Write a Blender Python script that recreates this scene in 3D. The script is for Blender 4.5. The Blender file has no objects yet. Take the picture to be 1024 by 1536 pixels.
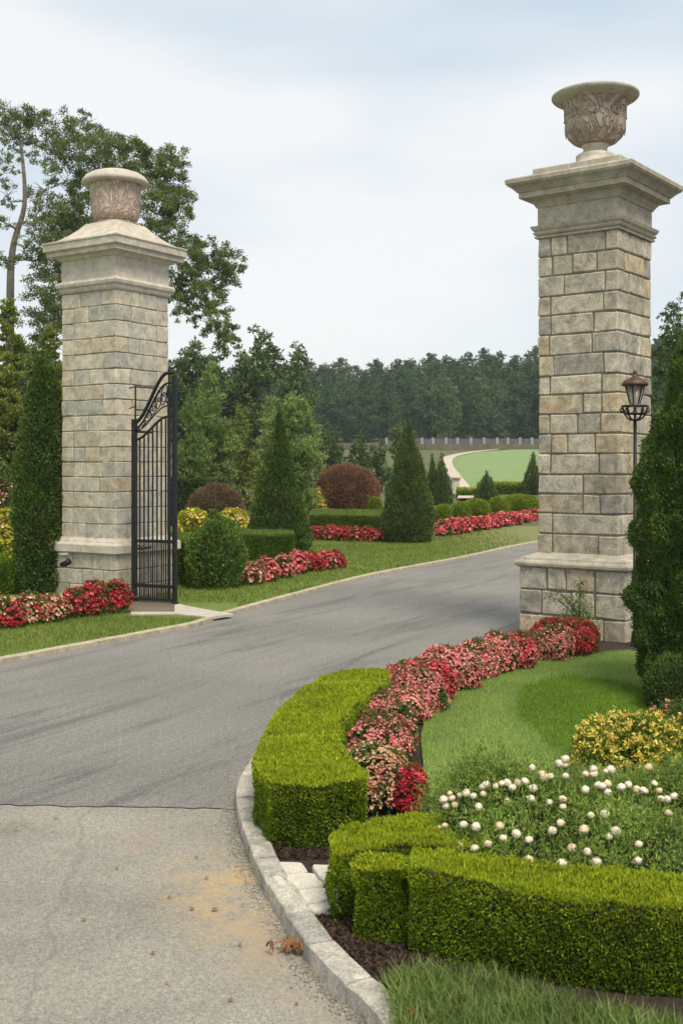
import bpy, bmesh, math, random
import numpy as np
from mathutils import Vector
R = math.radians
random.seed(7)
scn = bpy.context.scene
COL = scn.collection

# ------------------------------------------------------------------ camera, world, sun, exposure
F, H0, CAMZ = 1700.0, 700.0, 2.2          # focal length and horizon row in pixels of the 1024x1536 photograph, eye height
cam_d = bpy.data.cameras.new('camera'); cam = bpy.data.objects.new('camera', cam_d); COL.objects.link(cam)
cam_d.sensor_fit = 'VERTICAL'; cam_d.sensor_height = 36; cam_d.lens = 36*F/1536
cam_d.shift_y = -(768-H0)/1536
cam_d.clip_start = .1; cam_d.clip_end = 2000
cam_d.dof.use_dof = True; cam_d.dof.focus_distance = 13.5; cam_d.dof.aperture_fstop = 5.6
cam.location = (0, 0, CAMZ); cam.rotation_euler = (R(90), 0, 0)
scn.camera = cam

SUN_EL, SUN_AZ = 57, 158                   # azimuth clockwise from +Y (north)
world = bpy.data.worlds.new('World'); scn.world = world; world.use_nodes = True
nt = world.node_tree; nt.nodes.clear()
def N(t, ty, **k):
    n = t.nodes.new(ty)
    for a, v in k.items():
        if a in n.inputs.keys() and not hasattr(n, a): n.inputs[a].default_value = v
        else: setattr(n, a, v)
    return n
wo = N(nt, 'ShaderNodeOutputWorld'); bg = N(nt, 'ShaderNodeBackground'); bg.inputs[1].default_value = .1
sky = N(nt, 'ShaderNodeTexSky', sky_type='NISHITA', sun_disc=False, sun_elevation=R(SUN_EL), sun_rotation=R(SUN_AZ))
tc = N(nt, 'ShaderNodeTexCoord'); mp = N(nt, 'ShaderNodeMapping'); mp.inputs['Scale'].default_value = (1.0, 1.0, 3.4)
mp.inputs['Location'].default_value = (.35, .2, .55)
nz = N(nt, 'ShaderNodeTexNoise'); nz.inputs['Scale'].default_value = 1.7; nz.inputs['Detail'].default_value = 4; nz.inputs['Roughness'].default_value = .42
rmp = N(nt, 'ShaderNodeValToRGB'); rmp.color_ramp.elements[0].position = .40; rmp.color_ramp.elements[1].position = .57
rmp.color_ramp.elements[0].color = (4.7, 5.55, 6.3, 1); rmp.color_ramp.elements[1].color = (7.1, 7.25, 7.3, 1)
# the cloud sheet whitens towards the horizon
sep = N(nt, 'ShaderNodeSeparateXYZ'); hz = N(nt, 'ShaderNodeMapRange'); hz.inputs[1].default_value = .02; hz.inputs[2].default_value = .24
hz.inputs[3].default_value = .8; hz.inputs[4].default_value = 0
mixh = N(nt, 'ShaderNodeMixRGB'); mixh.inputs[2].default_value = (7.5, 7.55, 7.4, 1)
mixs = N(nt, 'ShaderNodeMixRGB'); mixs.inputs[0].default_value = .93
L_ = nt.links.new
L_(tc.outputs['Generated'], mp.inputs[0]); L_(mp.outputs[0], nz.inputs['Vector']); L_(nz.outputs['Fac'], rmp.inputs[0])
L_(tc.outputs['Generated'], sep.inputs[0]); L_(sep.outputs['Z'], hz.inputs[0]); L_(hz.outputs[0], mixh.inputs[0]); L_(rmp.outputs[0], mixh.inputs[1])
L_(sky.outputs[0], mixs.inputs[1]); L_(mixh.outputs[0], mixs.inputs[2]); L_(mixs.outputs[0], bg.inputs[0]); L_(bg.outputs[0], wo.inputs[0])

sd = bpy.data.lights.new('sun', 'SUN'); sd.energy = 2.7; sd.angle = R(22); sd.color = (1, .90, .74)
sun = bpy.data.objects.new('sun', sd); COL.objects.link(sun)
_d = Vector((math.sin(R(SUN_AZ))*math.cos(R(SUN_EL)), math.cos(R(SUN_AZ))*math.cos(R(SUN_EL)), math.sin(R(SUN_EL))))
sun.rotation_euler = _d.to_track_quat('Z', 'Y').to_euler()
scn.view_settings.view_transform = 'Standard'; scn.view_settings.look = 'None'; scn.view_settings.gamma = 1
scn.view_settings.exposure = 0.45
scn.cycles.max_bounces = 6; scn.cycles.diffuse_bounces = 3; scn.cycles.transmission_bounces = 4; scn.cycles.transparent_max_bounces = 4

# ------------------------------------------------------------------ places
def G(Y):                                   # height of the land at distance Y
    a = (Y-45)/6.0
    s = .042*6*math.log1p(math.exp(min(a, 40))) if a < 40 else .042*(Y-45)
    if Y > 172: s += .06*(Y-172)
    return min(s, 9.0) - .06
def at(px, py, z=0.0):                      # the point at height z seen at that pixel
    Y = (CAMZ-z)*F/(py-H0); return ((px-512)*Y/F, Y)
def atd(px, py, Y): return ((px-512)*Y/F, Y, CAMZ-(py-H0)*Y/F)
def hill(px, py):
    lo, hi = 20., 172.
    for _ in range(50):
        m = (lo+hi)/2
        if H0-(G(m)-CAMZ)*F/m > py: lo = m
        else: hi = m
    return ((px-512)*lo/F, lo, G(lo))
def spline(p, n=8):
    p = [np.array(q, float) for q in p]; P = [2*p[0]-p[1]]+p+[2*p[-1]-p[-2]]; out = []
    for i in range(1, len(P)-2):
        for k in range(n):
            t = k/n; a, b, c, d = P[i-1:i+3]
            out.append(.5*((2*b)+(c-a)*t+(2*a-5*b+4*c-d)*t*t+(3*b-a-3*c+d)*t**3))
    out.append(P[-2]); return [tuple(q) for q in out]

# ------------------------------------------------------------------ geometry helpers
class Geo:
    def __init__(s): s.V = []; s.n = 0; s.Q = []; s.T = []; s.qm = []; s.tm = []; s.qs = []; s.ts = []
    def add(s, V, Q=None, T=None, m=0, sm=False):
        V = np.asarray(V, float).reshape(-1, 3)
        if Q is not None and len(Q):
            Q = np.asarray(Q, int).reshape(-1, 4)+s.n; s.Q.append(Q); s.qm.append(np.full(len(Q), m)); s.qs.append(np.full(len(Q), sm))
        if T is not None and len(T):
            T = np.asarray(T, int).reshape(-1, 3)+s.n; s.T.append(T); s.tm.append(np.full(len(T), m)); s.ts.append(np.full(len(T), sm))
        s.V.append(V); s.n += len(V); return s
    def mesh(s, name, mats):
        V = np.concatenate(s.V); Q = np.concatenate(s.Q) if s.Q else np.zeros((0, 4), int); T = np.concatenate(s.T) if s.T else np.zeros((0, 3), int)
        me = bpy.data.meshes.new(name); me.vertices.add(len(V)); me.vertices.foreach_set('co', V.astype(np.float32).ravel())
        li = np.concatenate([Q.ravel(), T.ravel()]); me.loops.add(len(li)); me.loops.foreach_set('vertex_index', li.astype(np.int32))
        st = np.concatenate([np.arange(len(Q))*4, len(Q)*4+np.arange(len(T))*3]); tot = np.concatenate([np.full(len(Q), 4), np.full(len(T), 3)])
        me.polygons.add(len(st)); me.polygons.foreach_set('loop_start', st.astype(np.int32)); me.polygons.foreach_set('loop_total', tot.astype(np.int32))
        mi = np.concatenate(s.qm+s.tm); me.polygons.foreach_set('material_index', mi.astype(np.int32))
        sm = np.concatenate(s.qs+s.ts); me.polygons.foreach_set('use_smooth', sm.astype(bool))
        for m in (mats if isinstance(mats, (list, tuple)) else [mats]): me.materials.append(m)
        me.update(calc_edges=True); me.validate(); return me
    def build(s, name, mats, parent=None, loc=None):
        o = bpy.data.objects.new(name, s.mesh(name, mats)); COL.objects.link(o)
        if parent: o.parent = parent
        if loc is not None: o.location = loc
        return o
    # shapes
    def box(s, x0, x1, y0, y1, z0, z1, b=0.0, m=0, sm=False):
        if b <= 0:
            V = [(x, y, z) for x in (x0, x1) for y in (y0, y1) for z in (z0, z1)]
            return s.add(V, [(0, 1, 3, 2), (4, 6, 7, 5), (0, 4, 5, 1), (2, 3, 7, 6), (0, 2, 6, 4), (1, 5, 7, 3)], m=m, sm=sm)
        V = []; idx = {}
        lim = ((x0, x1), (y0, y1), (z0, z1)); c = [(l[0]+l[1])/2 for l in lim]
        for i in range(8):
            sg = [(i >> 2) & 1, (i >> 1) & 1, i & 1]
            for ax in range(3):
                p = []
                for k in range(3):
                    v = lim[k][sg[k]]
                    if k != ax: v += b if sg[k] == 0 else -b
                    p.append(v)
                idx[(i, ax)] = len(V); V.append(p)
        Q = []; T = [(idx[(i, 0)], idx[(i, 1)], idx[(i, 2)]) for i in range(8)]
        for ax in range(3):
            o1, o2 = [k for k in range(3) if k != ax]; b1, b2, ba = 4 >> o1, 4 >> o2, 4 >> ax
            for sgn in (0, 1):
                base = ba*sgn; Q.append([idx[(base, ax)], idx[(base | b1, ax)], idx[(base | b1 | b2, ax)], idx[(base | b2, ax)]])
            for s1 in (0, 1):
                for s2 in (0, 1):
                    e = b1*s1 | b2*s2; Q.append([idx[(e, o1)], idx[(e | ba, o1)], idx[(e | ba, o2)], idx[(e, o2)]])
        return s.add(V, Q, T, m=m, sm=sm)
    def tube(s, pts, rad, k=6, m=0, sm=True, cap=True):
        P = np.array(pts, float); n = len(P); rad = np.broadcast_to(np.asarray(rad, float), (n,))
        D = np.gradient(P, axis=0); D /= np.linalg.norm(D, axis=1)[:, None]+1e-9
        up = np.array([0, 0, 1.]) if abs(D[0][2]) < .9 else np.array([1., 0, 0]); V = []
        for i in range(n):
            a = np.cross(D[i], up); a /= np.linalg.norm(a)+1e-9; b = np.cross(D[i], a); up = -b if abs(np.dot(b, up)) > .3 and np.dot(-b, up) > 0 else up
            for j in range(k):
                t = 2*math.pi*j/k; V.append(P[i]+rad[i]*(a*math.cos(t)+b*math.sin(t)))
        Q = [(i*k+j, i*k+(j+1) % k, (i+1)*k+(j+1) % k, (i+1)*k+j) for i in range(n-1) for j in range(k)]
        T = []
        if cap:
            V += [P[0], P[-1]]; c0, c1 = n*k, n*k+1
            T = [(c0, (j+1) % k, j) for j in range(k)]+[(c1, (n-1)*k+j, (n-1)*k+(j+1) % k) for j in range(k)]
        return s.add(V, Q, T, m=m, sm=sm)
    def bar(s, a, b, w, d=None, m=0):       # square bar between two points
        a, b = np.array(a, float), np.array(b, float); d = d or w; D = (b-a)/np.linalg.norm(b-a)
        up = np.array([0, 0, 1.]) if abs(D[2]) < .9 else np.array([0, 1., 0]); p = np.cross(D, up); p /= np.linalg.norm(p); q = np.cross(p, D)
        V = [e+sx*p*w/2+sy*q*d/2 for e in (a, b) for sx, sy in ((-1, -1), (1, -1), (1, 1), (-1, 1))]
        return s.add(V, [(0, 1, 2, 3), (7, 6, 5, 4)]+[(i, (i+4), (i+1) % 4+4, (i+1) % 4) for i in range(4)], m=m)
    def lathe(s, prof, k=48, c=(0, 0, 0), m=0, sm=True, fn=None):
        V = []
        for r, z in prof:
            for j in range(k):
                t = 2*math.pi*j/k; rr = r if fn is None else fn(r, z, t); V.append((c[0]+rr*math.cos(t), c[1]+rr*math.sin(t), c[2]+z))
        n = len(prof); return s.add(V, [(i*k+j, i*k+(j+1) % k, (i+1)*k+(j+1) % k, (i+1)*k+j) for i in range(n-1) for j in range(k)], m=m, sm=sm)
    def square(s, prof, m=0):               # mitred square moulding: (half width, z) profile
        V = []
        for h, z in prof: V += [(-h, -h, z), (h, -h, z), (h, h, z), (-h, h, z)]
        n = len(prof); Q = [(i*4+j, i*4+(j+1) % 4, i*4+4+(j+1) % 4, i*4+4+j) for i in range(n-1) for j in range(4)]
        Q += [(3, 2, 1, 0), (n*4-4, n*4-3, n*4-2, n*4-1)]
        return s.add(V, Q, m=m)

_rng = np.random.default_rng(3)
def unit(v): return v/(np.linalg.norm(v, axis=1)[:, None]+1e-9)
def noise(P, scale, seed=0):
    r = np.random.default_rng(seed); out = np.zeros(len(P))
    for i in range(7):
        k = r.normal(size=3); k = k/np.linalg.norm(k)*scale*(.6+.35*i); out += np.sin(P@k+r.uniform(0, 6.28)+1.3*np.sin(P@np.roll(k, 1)*.7))/(1+.3*i)
    return out/2.2
def leaves(g, P, D, L, W, m=0, var=.35, bend=.15):
    n = len(P)
    if n == 0: return g
    D = unit(D); s = unit(np.cross(D, _rng.normal(size=(n, 3)))); u = np.cross(s, D)
    l = (L*(1+var*_rng.uniform(-1, 1, n)))[:, None]; w = (W*(1+var*_rng.uniform(-1, 1, n)))[:, None]
    V = np.stack([P, P+D*l*.45+s*w*.5+u*l*bend, P+D*l, P+D*l*.45-s*w*.5+u*l*bend], 1).reshape(-1, 3)
    return g.add(V, np.arange(n*4).reshape(-1, 4), m=m)
def blades(g, P, h, w, lean=.35, m=0):
    n = len(P); a = _rng.uniform(0, 6.28, n); s = np.stack([np.cos(a), np.sin(a), 0*a], 1)*w*.5
    hh = h*(1+.4*_rng.uniform(-1, 1, n)); b = _rng.uniform(0, 6.28, n); ln = lean*_rng.uniform(.2, 1, n)
    tip = P+np.stack([np.cos(b)*ln*hh, np.sin(b)*ln*hh, hh], 1)
    return g.add(np.stack([P-s, P+s, tip], 1).reshape(-1, 3), None, np.arange(n*3).reshape(-1, 3), m=m)
def inside(P, poly):
    x, y = P[:, 0], P[:, 1]; r = np.zeros(len(P), bool); q = poly[-1]
    for p in poly:
        c = ((p[1] > y) != (q[1] > y)) & (x < (q[0]-p[0])*(y-p[1])/((q[1]-p[1])+1e-12)+p[0]); r ^= c; q = p
    return r
def scatter(poly, n, z=0.):
    A = np.array(poly); lo, hi = A.min(0), A.max(0); P = _rng.uniform(lo, hi, (n, 2)); P = P[inside(P, poly)]
    return np.column_stack([P, np.full(len(P), z)])

def tag(o, label=None, cat=None, group=None, kind=None):
    if label: o['label'] = label
    if cat: o['category'] = cat
    if group: o['group'] = group
    if kind: o['kind'] = kind
    return o
def empty(name, loc, rz=0, label=None, cat=None, group=None):
    o = bpy.data.objects.new(name, None); COL.objects.link(o); o.location = loc; o.rotation_euler = (0, 0, rz); o.empty_display_size = .2
    return tag(o, label, cat, group)
def copy_tree(o, parent=None):
    c = o.copy(); COL.objects.link(c); c.parent = parent
    for ch in list(o.children): copy_tree(ch, c)
    return c
def slab(name, pts, z0, z1, mat, kind='structure'):
    bm = bmesh.new(); t = [bm.verts.new((p[0], p[1], z1)) for p in pts]; b = [bm.verts.new((p[0], p[1], z0)) for p in pts]; n = len(pts)
    f = bm.faces.new(t)
    for i in range(n): bm.faces.new((b[i], b[(i+1) % n], t[(i+1) % n], t[i]))
    bmesh.ops.triangulate(bm, faces=[f]); bmesh.ops.recalc_face_normals(bm, faces=bm.faces)
    me = bpy.data.meshes.new(name); bm.to_mesh(me); me.materials.append(mat); o = bpy.data.objects.new(name, me); COL.objects.link(o)
    if kind: o['kind'] = kind
    return o
def strip(name, A, B, mat, z=None, off=.02, kind='structure', nx=2):
    g = Geo(); V = []; n = len(A)
    for a, b in zip(A, B):
        for k in range(nx):
            t = k/(nx-1); x, y = a[0]*(1-t)+b[0]*t, a[1]*(1-t)+b[1]*t; V.append((x, y, (G(y)+off) if z is None else z))
    g.add(V, [(i*nx+k, i*nx+k+1, i*nx+nx+k+1, i*nx+nx+k) for i in range(n-1) for k in range(nx-1)], sm=True)
    o = g.build(name, mat); o['kind'] = kind; return o
def offset(line, d):
    P = np.array(line); T = np.gradient(P, axis=0); T /= np.linalg.norm(T, axis=1)[:, None]; return [tuple(q) for q in P+np.column_stack([T[:, 1], -T[:, 0]])*d]

# ------------------------------------------------------------------ materials
def mat(name, rough=.8):
    m = bpy.data.materials.new(name); m.use_nodes = True; t = m.node_tree; p = t.nodes['Principled BSDF']; p.inputs['Roughness'].default_value = rough
    p.inputs['Specular IOR Level'].default_value = .3; return m, t, p
def ramp(t, src, stops, interp='LINEAR'):
    r = t.nodes.new('ShaderNodeValToRGB'); r.color_ramp.interpolation = interp; e = r.color_ramp.elements
    while len(e) < len(stops): e.new(.5)
    for i, (p, c) in enumerate(stops): e[i].position = p; e[i].color = (*c, 1)
    if src: t.links.new(src, r.inputs[0])
    return r.outputs[0]
def nzn(t, scale, detail=3, rough=.5, vec=None, sc=(1, 1, 1), dist=0, out='Fac', kind='ShaderNodeTexNoise'):
    n = t.nodes.new(kind); n.inputs['Scale'].default_value = scale
    if kind == 'ShaderNodeTexNoise': n.inputs['Detail'].default_value = detail; n.inputs['Roughness'].default_value = rough; n.inputs['Distortion'].default_value = dist
    c = t.nodes.new('ShaderNodeTexCoord'); mpn = t.nodes.new('ShaderNodeMapping'); mpn.inputs['Scale'].default_value = sc
    t.links.new(c.outputs['Object'], mpn.inputs[0]); t.links.new(mpn.outputs[0], n.inputs['Vector']); return n.outputs[out], mpn
def mix(t, fac, a, b, mode='MIX'):
    n = t.nodes.new('ShaderNodeMixRGB'); n.blend_type = mode
    for i, v in ((0, fac), (1, a), (2, b)):
        if hasattr(v, 'links'): t.links.new(v, n.inputs[i])
        else: n.inputs[i].default_value = v if i == 0 else (*v, 1)
    return n.outputs[0]
def bump(t, p, h, strength=.3, dist=.01):
    b = t.nodes.new('ShaderNodeBump'); b.inputs['Strength'].default_value = strength; b.inputs['Distance'].default_value = dist
    t.links.new(h, b.inputs['Height']); t.links.new(b.outputs[0], p.inputs['Normal'])
def val(t, src, a, b, lo=0., hi=1.):
    n = t.nodes.new('ShaderNodeMapRange'); t.links.new(src, n.inputs[0])
    for i, v in enumerate((lo, hi, a, b)): n.inputs[i+1].default_value = v
    return n.outputs[0]

def leafmat(name, cols, trans=.22, clump=(1.2, .35), rough=.6):
    m, t, p = mat(name, rough); g = t.nodes.new('ShaderNodeNewGeometry')
    c = ramp(t, g.outputs['Random Per Island'], [(i/(len(cols)-1), q) for i, q in enumerate(cols)])
    n, _ = nzn(t, clump[0], 2); v = val(t, n, 1-clump[1], 1+clump[1], .3, .7)
    hs = t.nodes.new('ShaderNodeHueSaturation'); t.links.new(c, hs.inputs['Color']); t.links.new(v, hs.inputs['Value'])
    t.links.new(hs.outputs[0], p.inputs['Base Color'])
    tr = t.nodes.new('ShaderNodeBsdfTranslucent'); t.links.new(hs.outputs[0], tr.inputs[0]); mx = t.nodes.new('ShaderNodeMixShader'); mx.inputs[0].default_value = trans
    o = t.nodes['Material Output']; t.links.new(p.outputs[0], mx.inputs[1]); t.links.new(tr.outputs[0], mx.inputs[2]); t.links.new(mx.outputs[0], o.inputs[0]); return m
def plain(name, c, rough=.8, nscale=8, amt=.25, metal=0, bmp=0):
    m, t, p = mat(name, rough); n, _ = nzn(t, nscale, 4, .6); c = tuple(c)
    t.links.new(ramp(t, n, [(.3, tuple(x*(1-amt) for x in c)), (.7, tuple(x*(1+amt) for x in c))]), p.inputs['Base Color']); p.inputs['Metallic'].default_value = metal
    if bmp: bump(t, p, n, bmp, .01)
    return m

def stonemat(name, cols, amt=1.0, island=True):
    m, t, p = mat(name, .9)
    if island:
        g = t.nodes.new('ShaderNodeNewGeometry'); base = ramp(t, g.outputs['Random Per Island'], [(i/(len(cols)-1), c) for i, c in enumerate(cols)])
    else:
        n0, _ = nzn(t, 1.6, 3); base = ramp(t, n0, [(.3+.4*i/(len(cols)-1), c) for i, c in enumerate(cols)])
    n1, _ = nzn(t, 7, 6, .65, dist=.6); n2, _ = nzn(t, 70, 4, .7); n3, _ = nzn(t, 3.1, 4, .6, dist=1.2)
    c = mix(t, .75*amt, base, ramp(t, n1, [(.33, (.45, .45, .45)), (.5, (.98, .97, .95)), (.68, (1.5, 1.47, 1.40))]), 'MULTIPLY')
    c = mix(t, .5*amt, c, ramp(t, n2, [(.38, (.42, .42, .42)), (.62, (1.6, 1.58, 1.52))]), 'MULTIPLY')
    st = ramp(t, n3, [(.58, (0, 0, 0)), (.72, (1, 1, 1))]); c = mix(t, val(t, st, 0, .35*amt), c, (.42, .26, .12))
    t.links.new(c, p.inputs['Base Color'])
    ad = t.nodes.new('ShaderNodeMath'); ad.operation = 'MULTIPLY_ADD'; ad.inputs[1].default_value = .35; t.links.new(n2, ad.inputs[0]); t.links.new(n1, ad.inputs[2])
    bump(t, p, ad.outputs[0], .55, .02); return m
M = {}
M['stone'] = stonemat('ashlar stone', [(.31, .285, .235), (.44, .40, .315), (.37, .34, .27), (.50, .46, .37), (.36, .345, .295), (.46, .38, .26), (.29, .275, .235), (.42, .39, .315)])
M['stone_pale'] = stonemat('pale ashlar stone', [(.43, .41, .35), (.50, .46, .37), (.38, .37, .33), (.52, .47, .38), (.44, .37, .27), (.46, .44, .38)], .8)
M['mortar_pale'] = plain('pale mortar', (.24, .22, .18), .95, 40, .3)
M['mortar'] = plain('mortar', (.17, .155, .125), .95, 40, .3)
M['trim'] = stonemat('dressed stone', [(.36, .33, .26), (.42, .39, .32), (.33, .30, .24)], .6, False)
M['trim_pale'] = stonemat('pale dressed stone', [(.46, .42, .35), (.52, .48, .41), (.42, .38, .31)], .5, False)
def urnmat(name, cols, relief):
    m, t, p = mat(name, .85); n0, _ = nzn(t, 2.5, 4, .6, dist=.8); c = ramp(t, n0, [(.3+.4*i/(len(cols)-1), q) for i, q in enumerate(cols)])
    n2, mp2 = nzn(t, 3.4, 3, .5, sc=(1, 1, .55), dist=3.2); crack = ramp(t, n2, [(.40, (1.05, 1.05, 1.05)), (.47, (.62, .57, .52)), (.495, (.50, .45, .40)), (.56, (1, 1, 1)), (.66, (.72, .68, .64))])
    c = mix(t, relief, c, crack, 'MULTIPLY'); n3, _ = nzn(t, 60, 4, .6); c = mix(t, .35, c, ramp(t, n3, [(.3, (.6, .6, .6)), (.7, (1.3, 1.3, 1.3))]), 'MULTIPLY')
    t.links.new(c, p.inputs['Base Color']); bw = t.nodes.new('ShaderNodeRGBToBW'); t.links.new(crack, bw.inputs[0]); bump(t, p, bw.outputs[0], .9, .03); return m
M['urn_pink'] = urnmat('pinkish sandstone', [(.44, .33, .26), (.54, .42, .34), (.47, .39, .33)], .6)
M['urn_grey'] = urnmat('weathered grey stone', [(.34, .28, .22), (.44, .37, .29), (.30, .26, .22)], .8)
M['iron'] = plain('black wrought iron', (.018, .019, .021), .45, 30, .3, .3)
M['copper'] = plain('weathered copper', (.105, .062, .048), .5, 20, .3, .4)
M['bark'] = plain('bark', (.09, .075, .06), .95, 9, .4, bmp=.5)
M['bark_pale'] = plain('grey bark', (.15, .14, .115), .95, 7, .4, bmp=.5)
m, t, p = mat('frosted glass', .25); p.inputs['Base Color'].default_value = (.36, .33, .27, 1); p.inputs['Transmission Weight'].default_value = .5; M['glass'] = m

def asphalt():
    m, t, p = mat('worn asphalt', .88)
    big, _ = nzn(t, .28, 5, .6, sc=(1, 1, 1)); fine, _ = nzn(t, 95, 3, .8); mid, _ = nzn(t, 24, 8, .95)
    stv, mpn = nzn(t, 1.5, 10, .78, sc=(.15, 1.5, 1), dist=.5); mr = t.nodes.new('ShaderNodeMapping'); mr.inputs['Rotation'].default_value = (0, 0, R(-62)); lk = mpn.inputs[0].links[0].from_socket; t.links.new(lk, mr.inputs[0]); t.links.new(mr.outputs[0], mpn.inputs[0])
    c = ramp(t, big, [(.3, (.150, .147, .138)), (.7, (.215, .208, .192))])
    c = mix(t, 1, c, ramp(t, stv, [(.38, (.66, .67, .68)), (.47, (.98, .98, .98)), (.62, (1.10, 1.09, 1.06))]), 'MULTIPLY')
    c = mix(t, .8, c, ramp(t, fine, [(.36, (.35, .35, .36)), (.5, (1, 1, 1)), (.66, (2.1, 2.05, 1.95))]), 'MULTIPLY')
    c = mix(t, .9, c, ramp(t, mid, [(.36, (.45, .45, .46)), (.5, (1, 1, 1)), (.64, (1.6, 1.58, 1.52))]), 'MULTIPLY')
    t.links.new(c, p.inputs['Base Color']); bump(t, p, fine, .6, .006); return m
M['asphalt'] = asphalt()
def apron():
    m, t, p = mat('pale chip seal', .92)
    big, _ = nzn(t, .8, 5, .62); fine, _ = nzn(t, 120, 3, .85); mid, _ = nzn(t, 34, 4, .75)
    c = ramp(t, big, [(.28, (.20, .19, .165)), (.5, (.265, .25, .215)), (.72, (.32, .30, .26))])
    c = mix(t, .85, c, ramp(t, fine, [(.34, (.42, .42, .42)), (.5, (1, 1, 1)), (.66, (1.7, 1.68, 1.6))]), 'MULTIPLY')
    c = mix(t, .6, c, ramp(t, mid, [(.3, (.62, .62, .62)), (.7, (1.35, 1.35, 1.35))]), 'MULTIPLY')
    # sandy stain by the kerb
    cd = t.nodes.new('ShaderNodeTexCoord')
    def spot(x, y, rx, ry, rot=0):
        mp_ = t.nodes.new('ShaderNodeMapping'); mp_.vector_type = 'TEXTURE'; mp_.inputs['Location'].default_value = (x, y, 0); mp_.inputs['Scale'].default_value = (rx, ry, 1); mp_.inputs['Rotation'].default_value = (0, 0, rot)
        t.links.new(cd.outputs['Object'], mp_.inputs[0]); gr = t.nodes.new('ShaderNodeTexGradient'); gr.gradient_type = 'SPHERICAL'; t.links.new(mp_.outputs[0], gr.inputs[0]); return gr.outputs['Fac']
    n4, _ = nzn(t, 7, 6, .7, dist=.5)
    for (x, y, rx, ry, rot, col, k) in ((-.58, 5.75, .42, 1.0, R(18), (.46, .33, .16), .75), (-.45, 6.2, .2, .3, 0, (.55, .33, .08), .6), (-.28, 5.05, .3, .8, R(25), (.34, .27, .18), .7), (-1.2, 6.7, .15, .3, 0, (.42, .27, .2), .5), (-2.05, 6.9, .35, .2, 0, (.10, .10, .06), .6)):
        s_ = spot(x, y, rx, ry, rot); mu = t.nodes.new('ShaderNodeMath'); mu.operation = 'MULTIPLY'; t.links.new(val(t, s_, 0, 1, .0, .7), mu.inputs[0]); t.links.new(val(t, n4, 0, 1, .38, .62), mu.inputs[1])
        c = mix(t, val(t, mu.outputs[0], 0, k), c, col)
    # a long crack line running away
    w = t.nodes.new('ShaderNodeTexNoise'); w.inputs['Scale'].default_value = 1.6; w.inputs['Detail'].default_value = 5; sx = t.nodes.new('ShaderNodeSeparateXYZ'); t.links.new(cd.outputs['Object'], sx.inputs[0]); t.links.new(cd.outputs['Object'], w.inputs['Vector'])
    a = t.nodes.new('ShaderNodeMath'); a.operation = 'MULTIPLY_ADD'; a.inputs[1].default_value = .35; t.links.new(w.outputs['Fac'], a.inputs[0]); t.links.new(sx.outputs['X'], a.inputs[2])
    b = t.nodes.new('ShaderNodeMath'); b.operation = 'MULTIPLY_ADD'; b.inputs[1].default_value = .12; t.links.new(sx.outputs['Y'], b.inputs[0]); t.links.new(a.outputs[0], b.inputs[2])
    e = t.nodes.new('ShaderNodeMath'); e.operation = 'ABSOLUTE'; e2 = t.nodes.new('ShaderNodeMath'); e2.operation = 'ADD'; e2.inputs[1].default_value = .55; t.links.new(b.outputs[0], e2.inputs[0]); t.links.new(e2.outputs[0], e.inputs[0])
    c = mix(t, val(t, e.outputs[0], .38, 0, .0, .02), c, (.14, .13, .11))
    t.links.new(c, p.inputs['Base Color']); bump(t, p, fine, .7, .006); return m
M['apron'] = apron()
def grassmat(name, cols, stripes=None, soft=.12):
    m, t, p = mat(name, .9); n1, _ = nzn(t, .9, 5, .6); n2, _ = nzn(t, 45, 4, .7)
    c = ramp(t, n1, [(.3+.4*i/(len(cols)-1), q) for i, q in enumerate(cols)])
    c = mix(t, .8, c, ramp(t, n2, [(.3, (.55, .55, .55)), (.7, (1.45, 1.45, 1.4))]), 'MULTIPLY')
    if stripes:
        cd = t.nodes.new('ShaderNodeTexCoord'); (x, y, rx, ry), col, k = stripes
        mp_ = t.nodes.new('ShaderNodeMapping'); mp_.vector_type = 'TEXTURE'; mp_.inputs['Location'].default_value = (x, y, 0); mp_.inputs['Scale'].default_value = (rx, ry, 50)
        t.links.new(cd.outputs['Object'], mp_.inputs[0]); gr = t.nodes.new('ShaderNodeTexGradient'); gr.gradient_type = 'SPHERICAL'; t.links.new(mp_.outputs[0], gr.inputs[0])
        c = mix(t, val(t, gr.outputs['Fac'], 0, k, .0, soft), c, col)
    t.links.new(c, p.inputs['Base Color']); bump(t, p, n2, .8, .03); return m
DRY = ((4.2, 33, 9, 12), (.20, .17, .07), .7)
M['lawn'] = grassmat('lawn', [(0.094, 0.152, 0.026), (0.133, 0.198, 0.036), (0.179, 0.218, 0.048)])
M['lawn_far'] = grassmat('lawn far', [(0.101, 0.158, 0.029), (0.140, 0.198, 0.038), (0.187, 0.224, 0.054)], ((7.5, 35.5, 8.5, 8.5), (.21, .20, .08), .7), .6)
M['field'] = grassmat('fairway', [(.17, .25, .095), (.19, .275, .105), (.21, .29, .11)])
M['land'] = grassmat('rough land', [(.06, .09, .025), (.10, .12, .04), (.13, .12, .06)])
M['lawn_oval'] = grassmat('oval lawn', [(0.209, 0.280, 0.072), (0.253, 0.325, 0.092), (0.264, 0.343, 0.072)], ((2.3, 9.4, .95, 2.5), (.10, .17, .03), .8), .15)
M['mulch'] = plain('bark mulch', (.035, .022, .016), .95, 60, .6, bmp=.8)
M['soil'] = plain('dark soil', (.036, .026, .019), .95, 30, .5, bmp=.6)
M['chip'] = leafmat('mulch chips', [(.02, .012, .009), (.06, .032, .022), (.035, .02, .015), (.09, .055, .04)], 0)
M['chip_grey'] = leafmat('grey grit', [(.10, .09, .075), (.22, .20, .17), (.35, .32, .27), (.16, .13, .10)], 0)
M['kerb'] = stonemat('granite kerb', [(.33, .32, .29), (.42, .40, .35), (.36, .34, .30), (.46, .43, .38)], .95)
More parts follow.
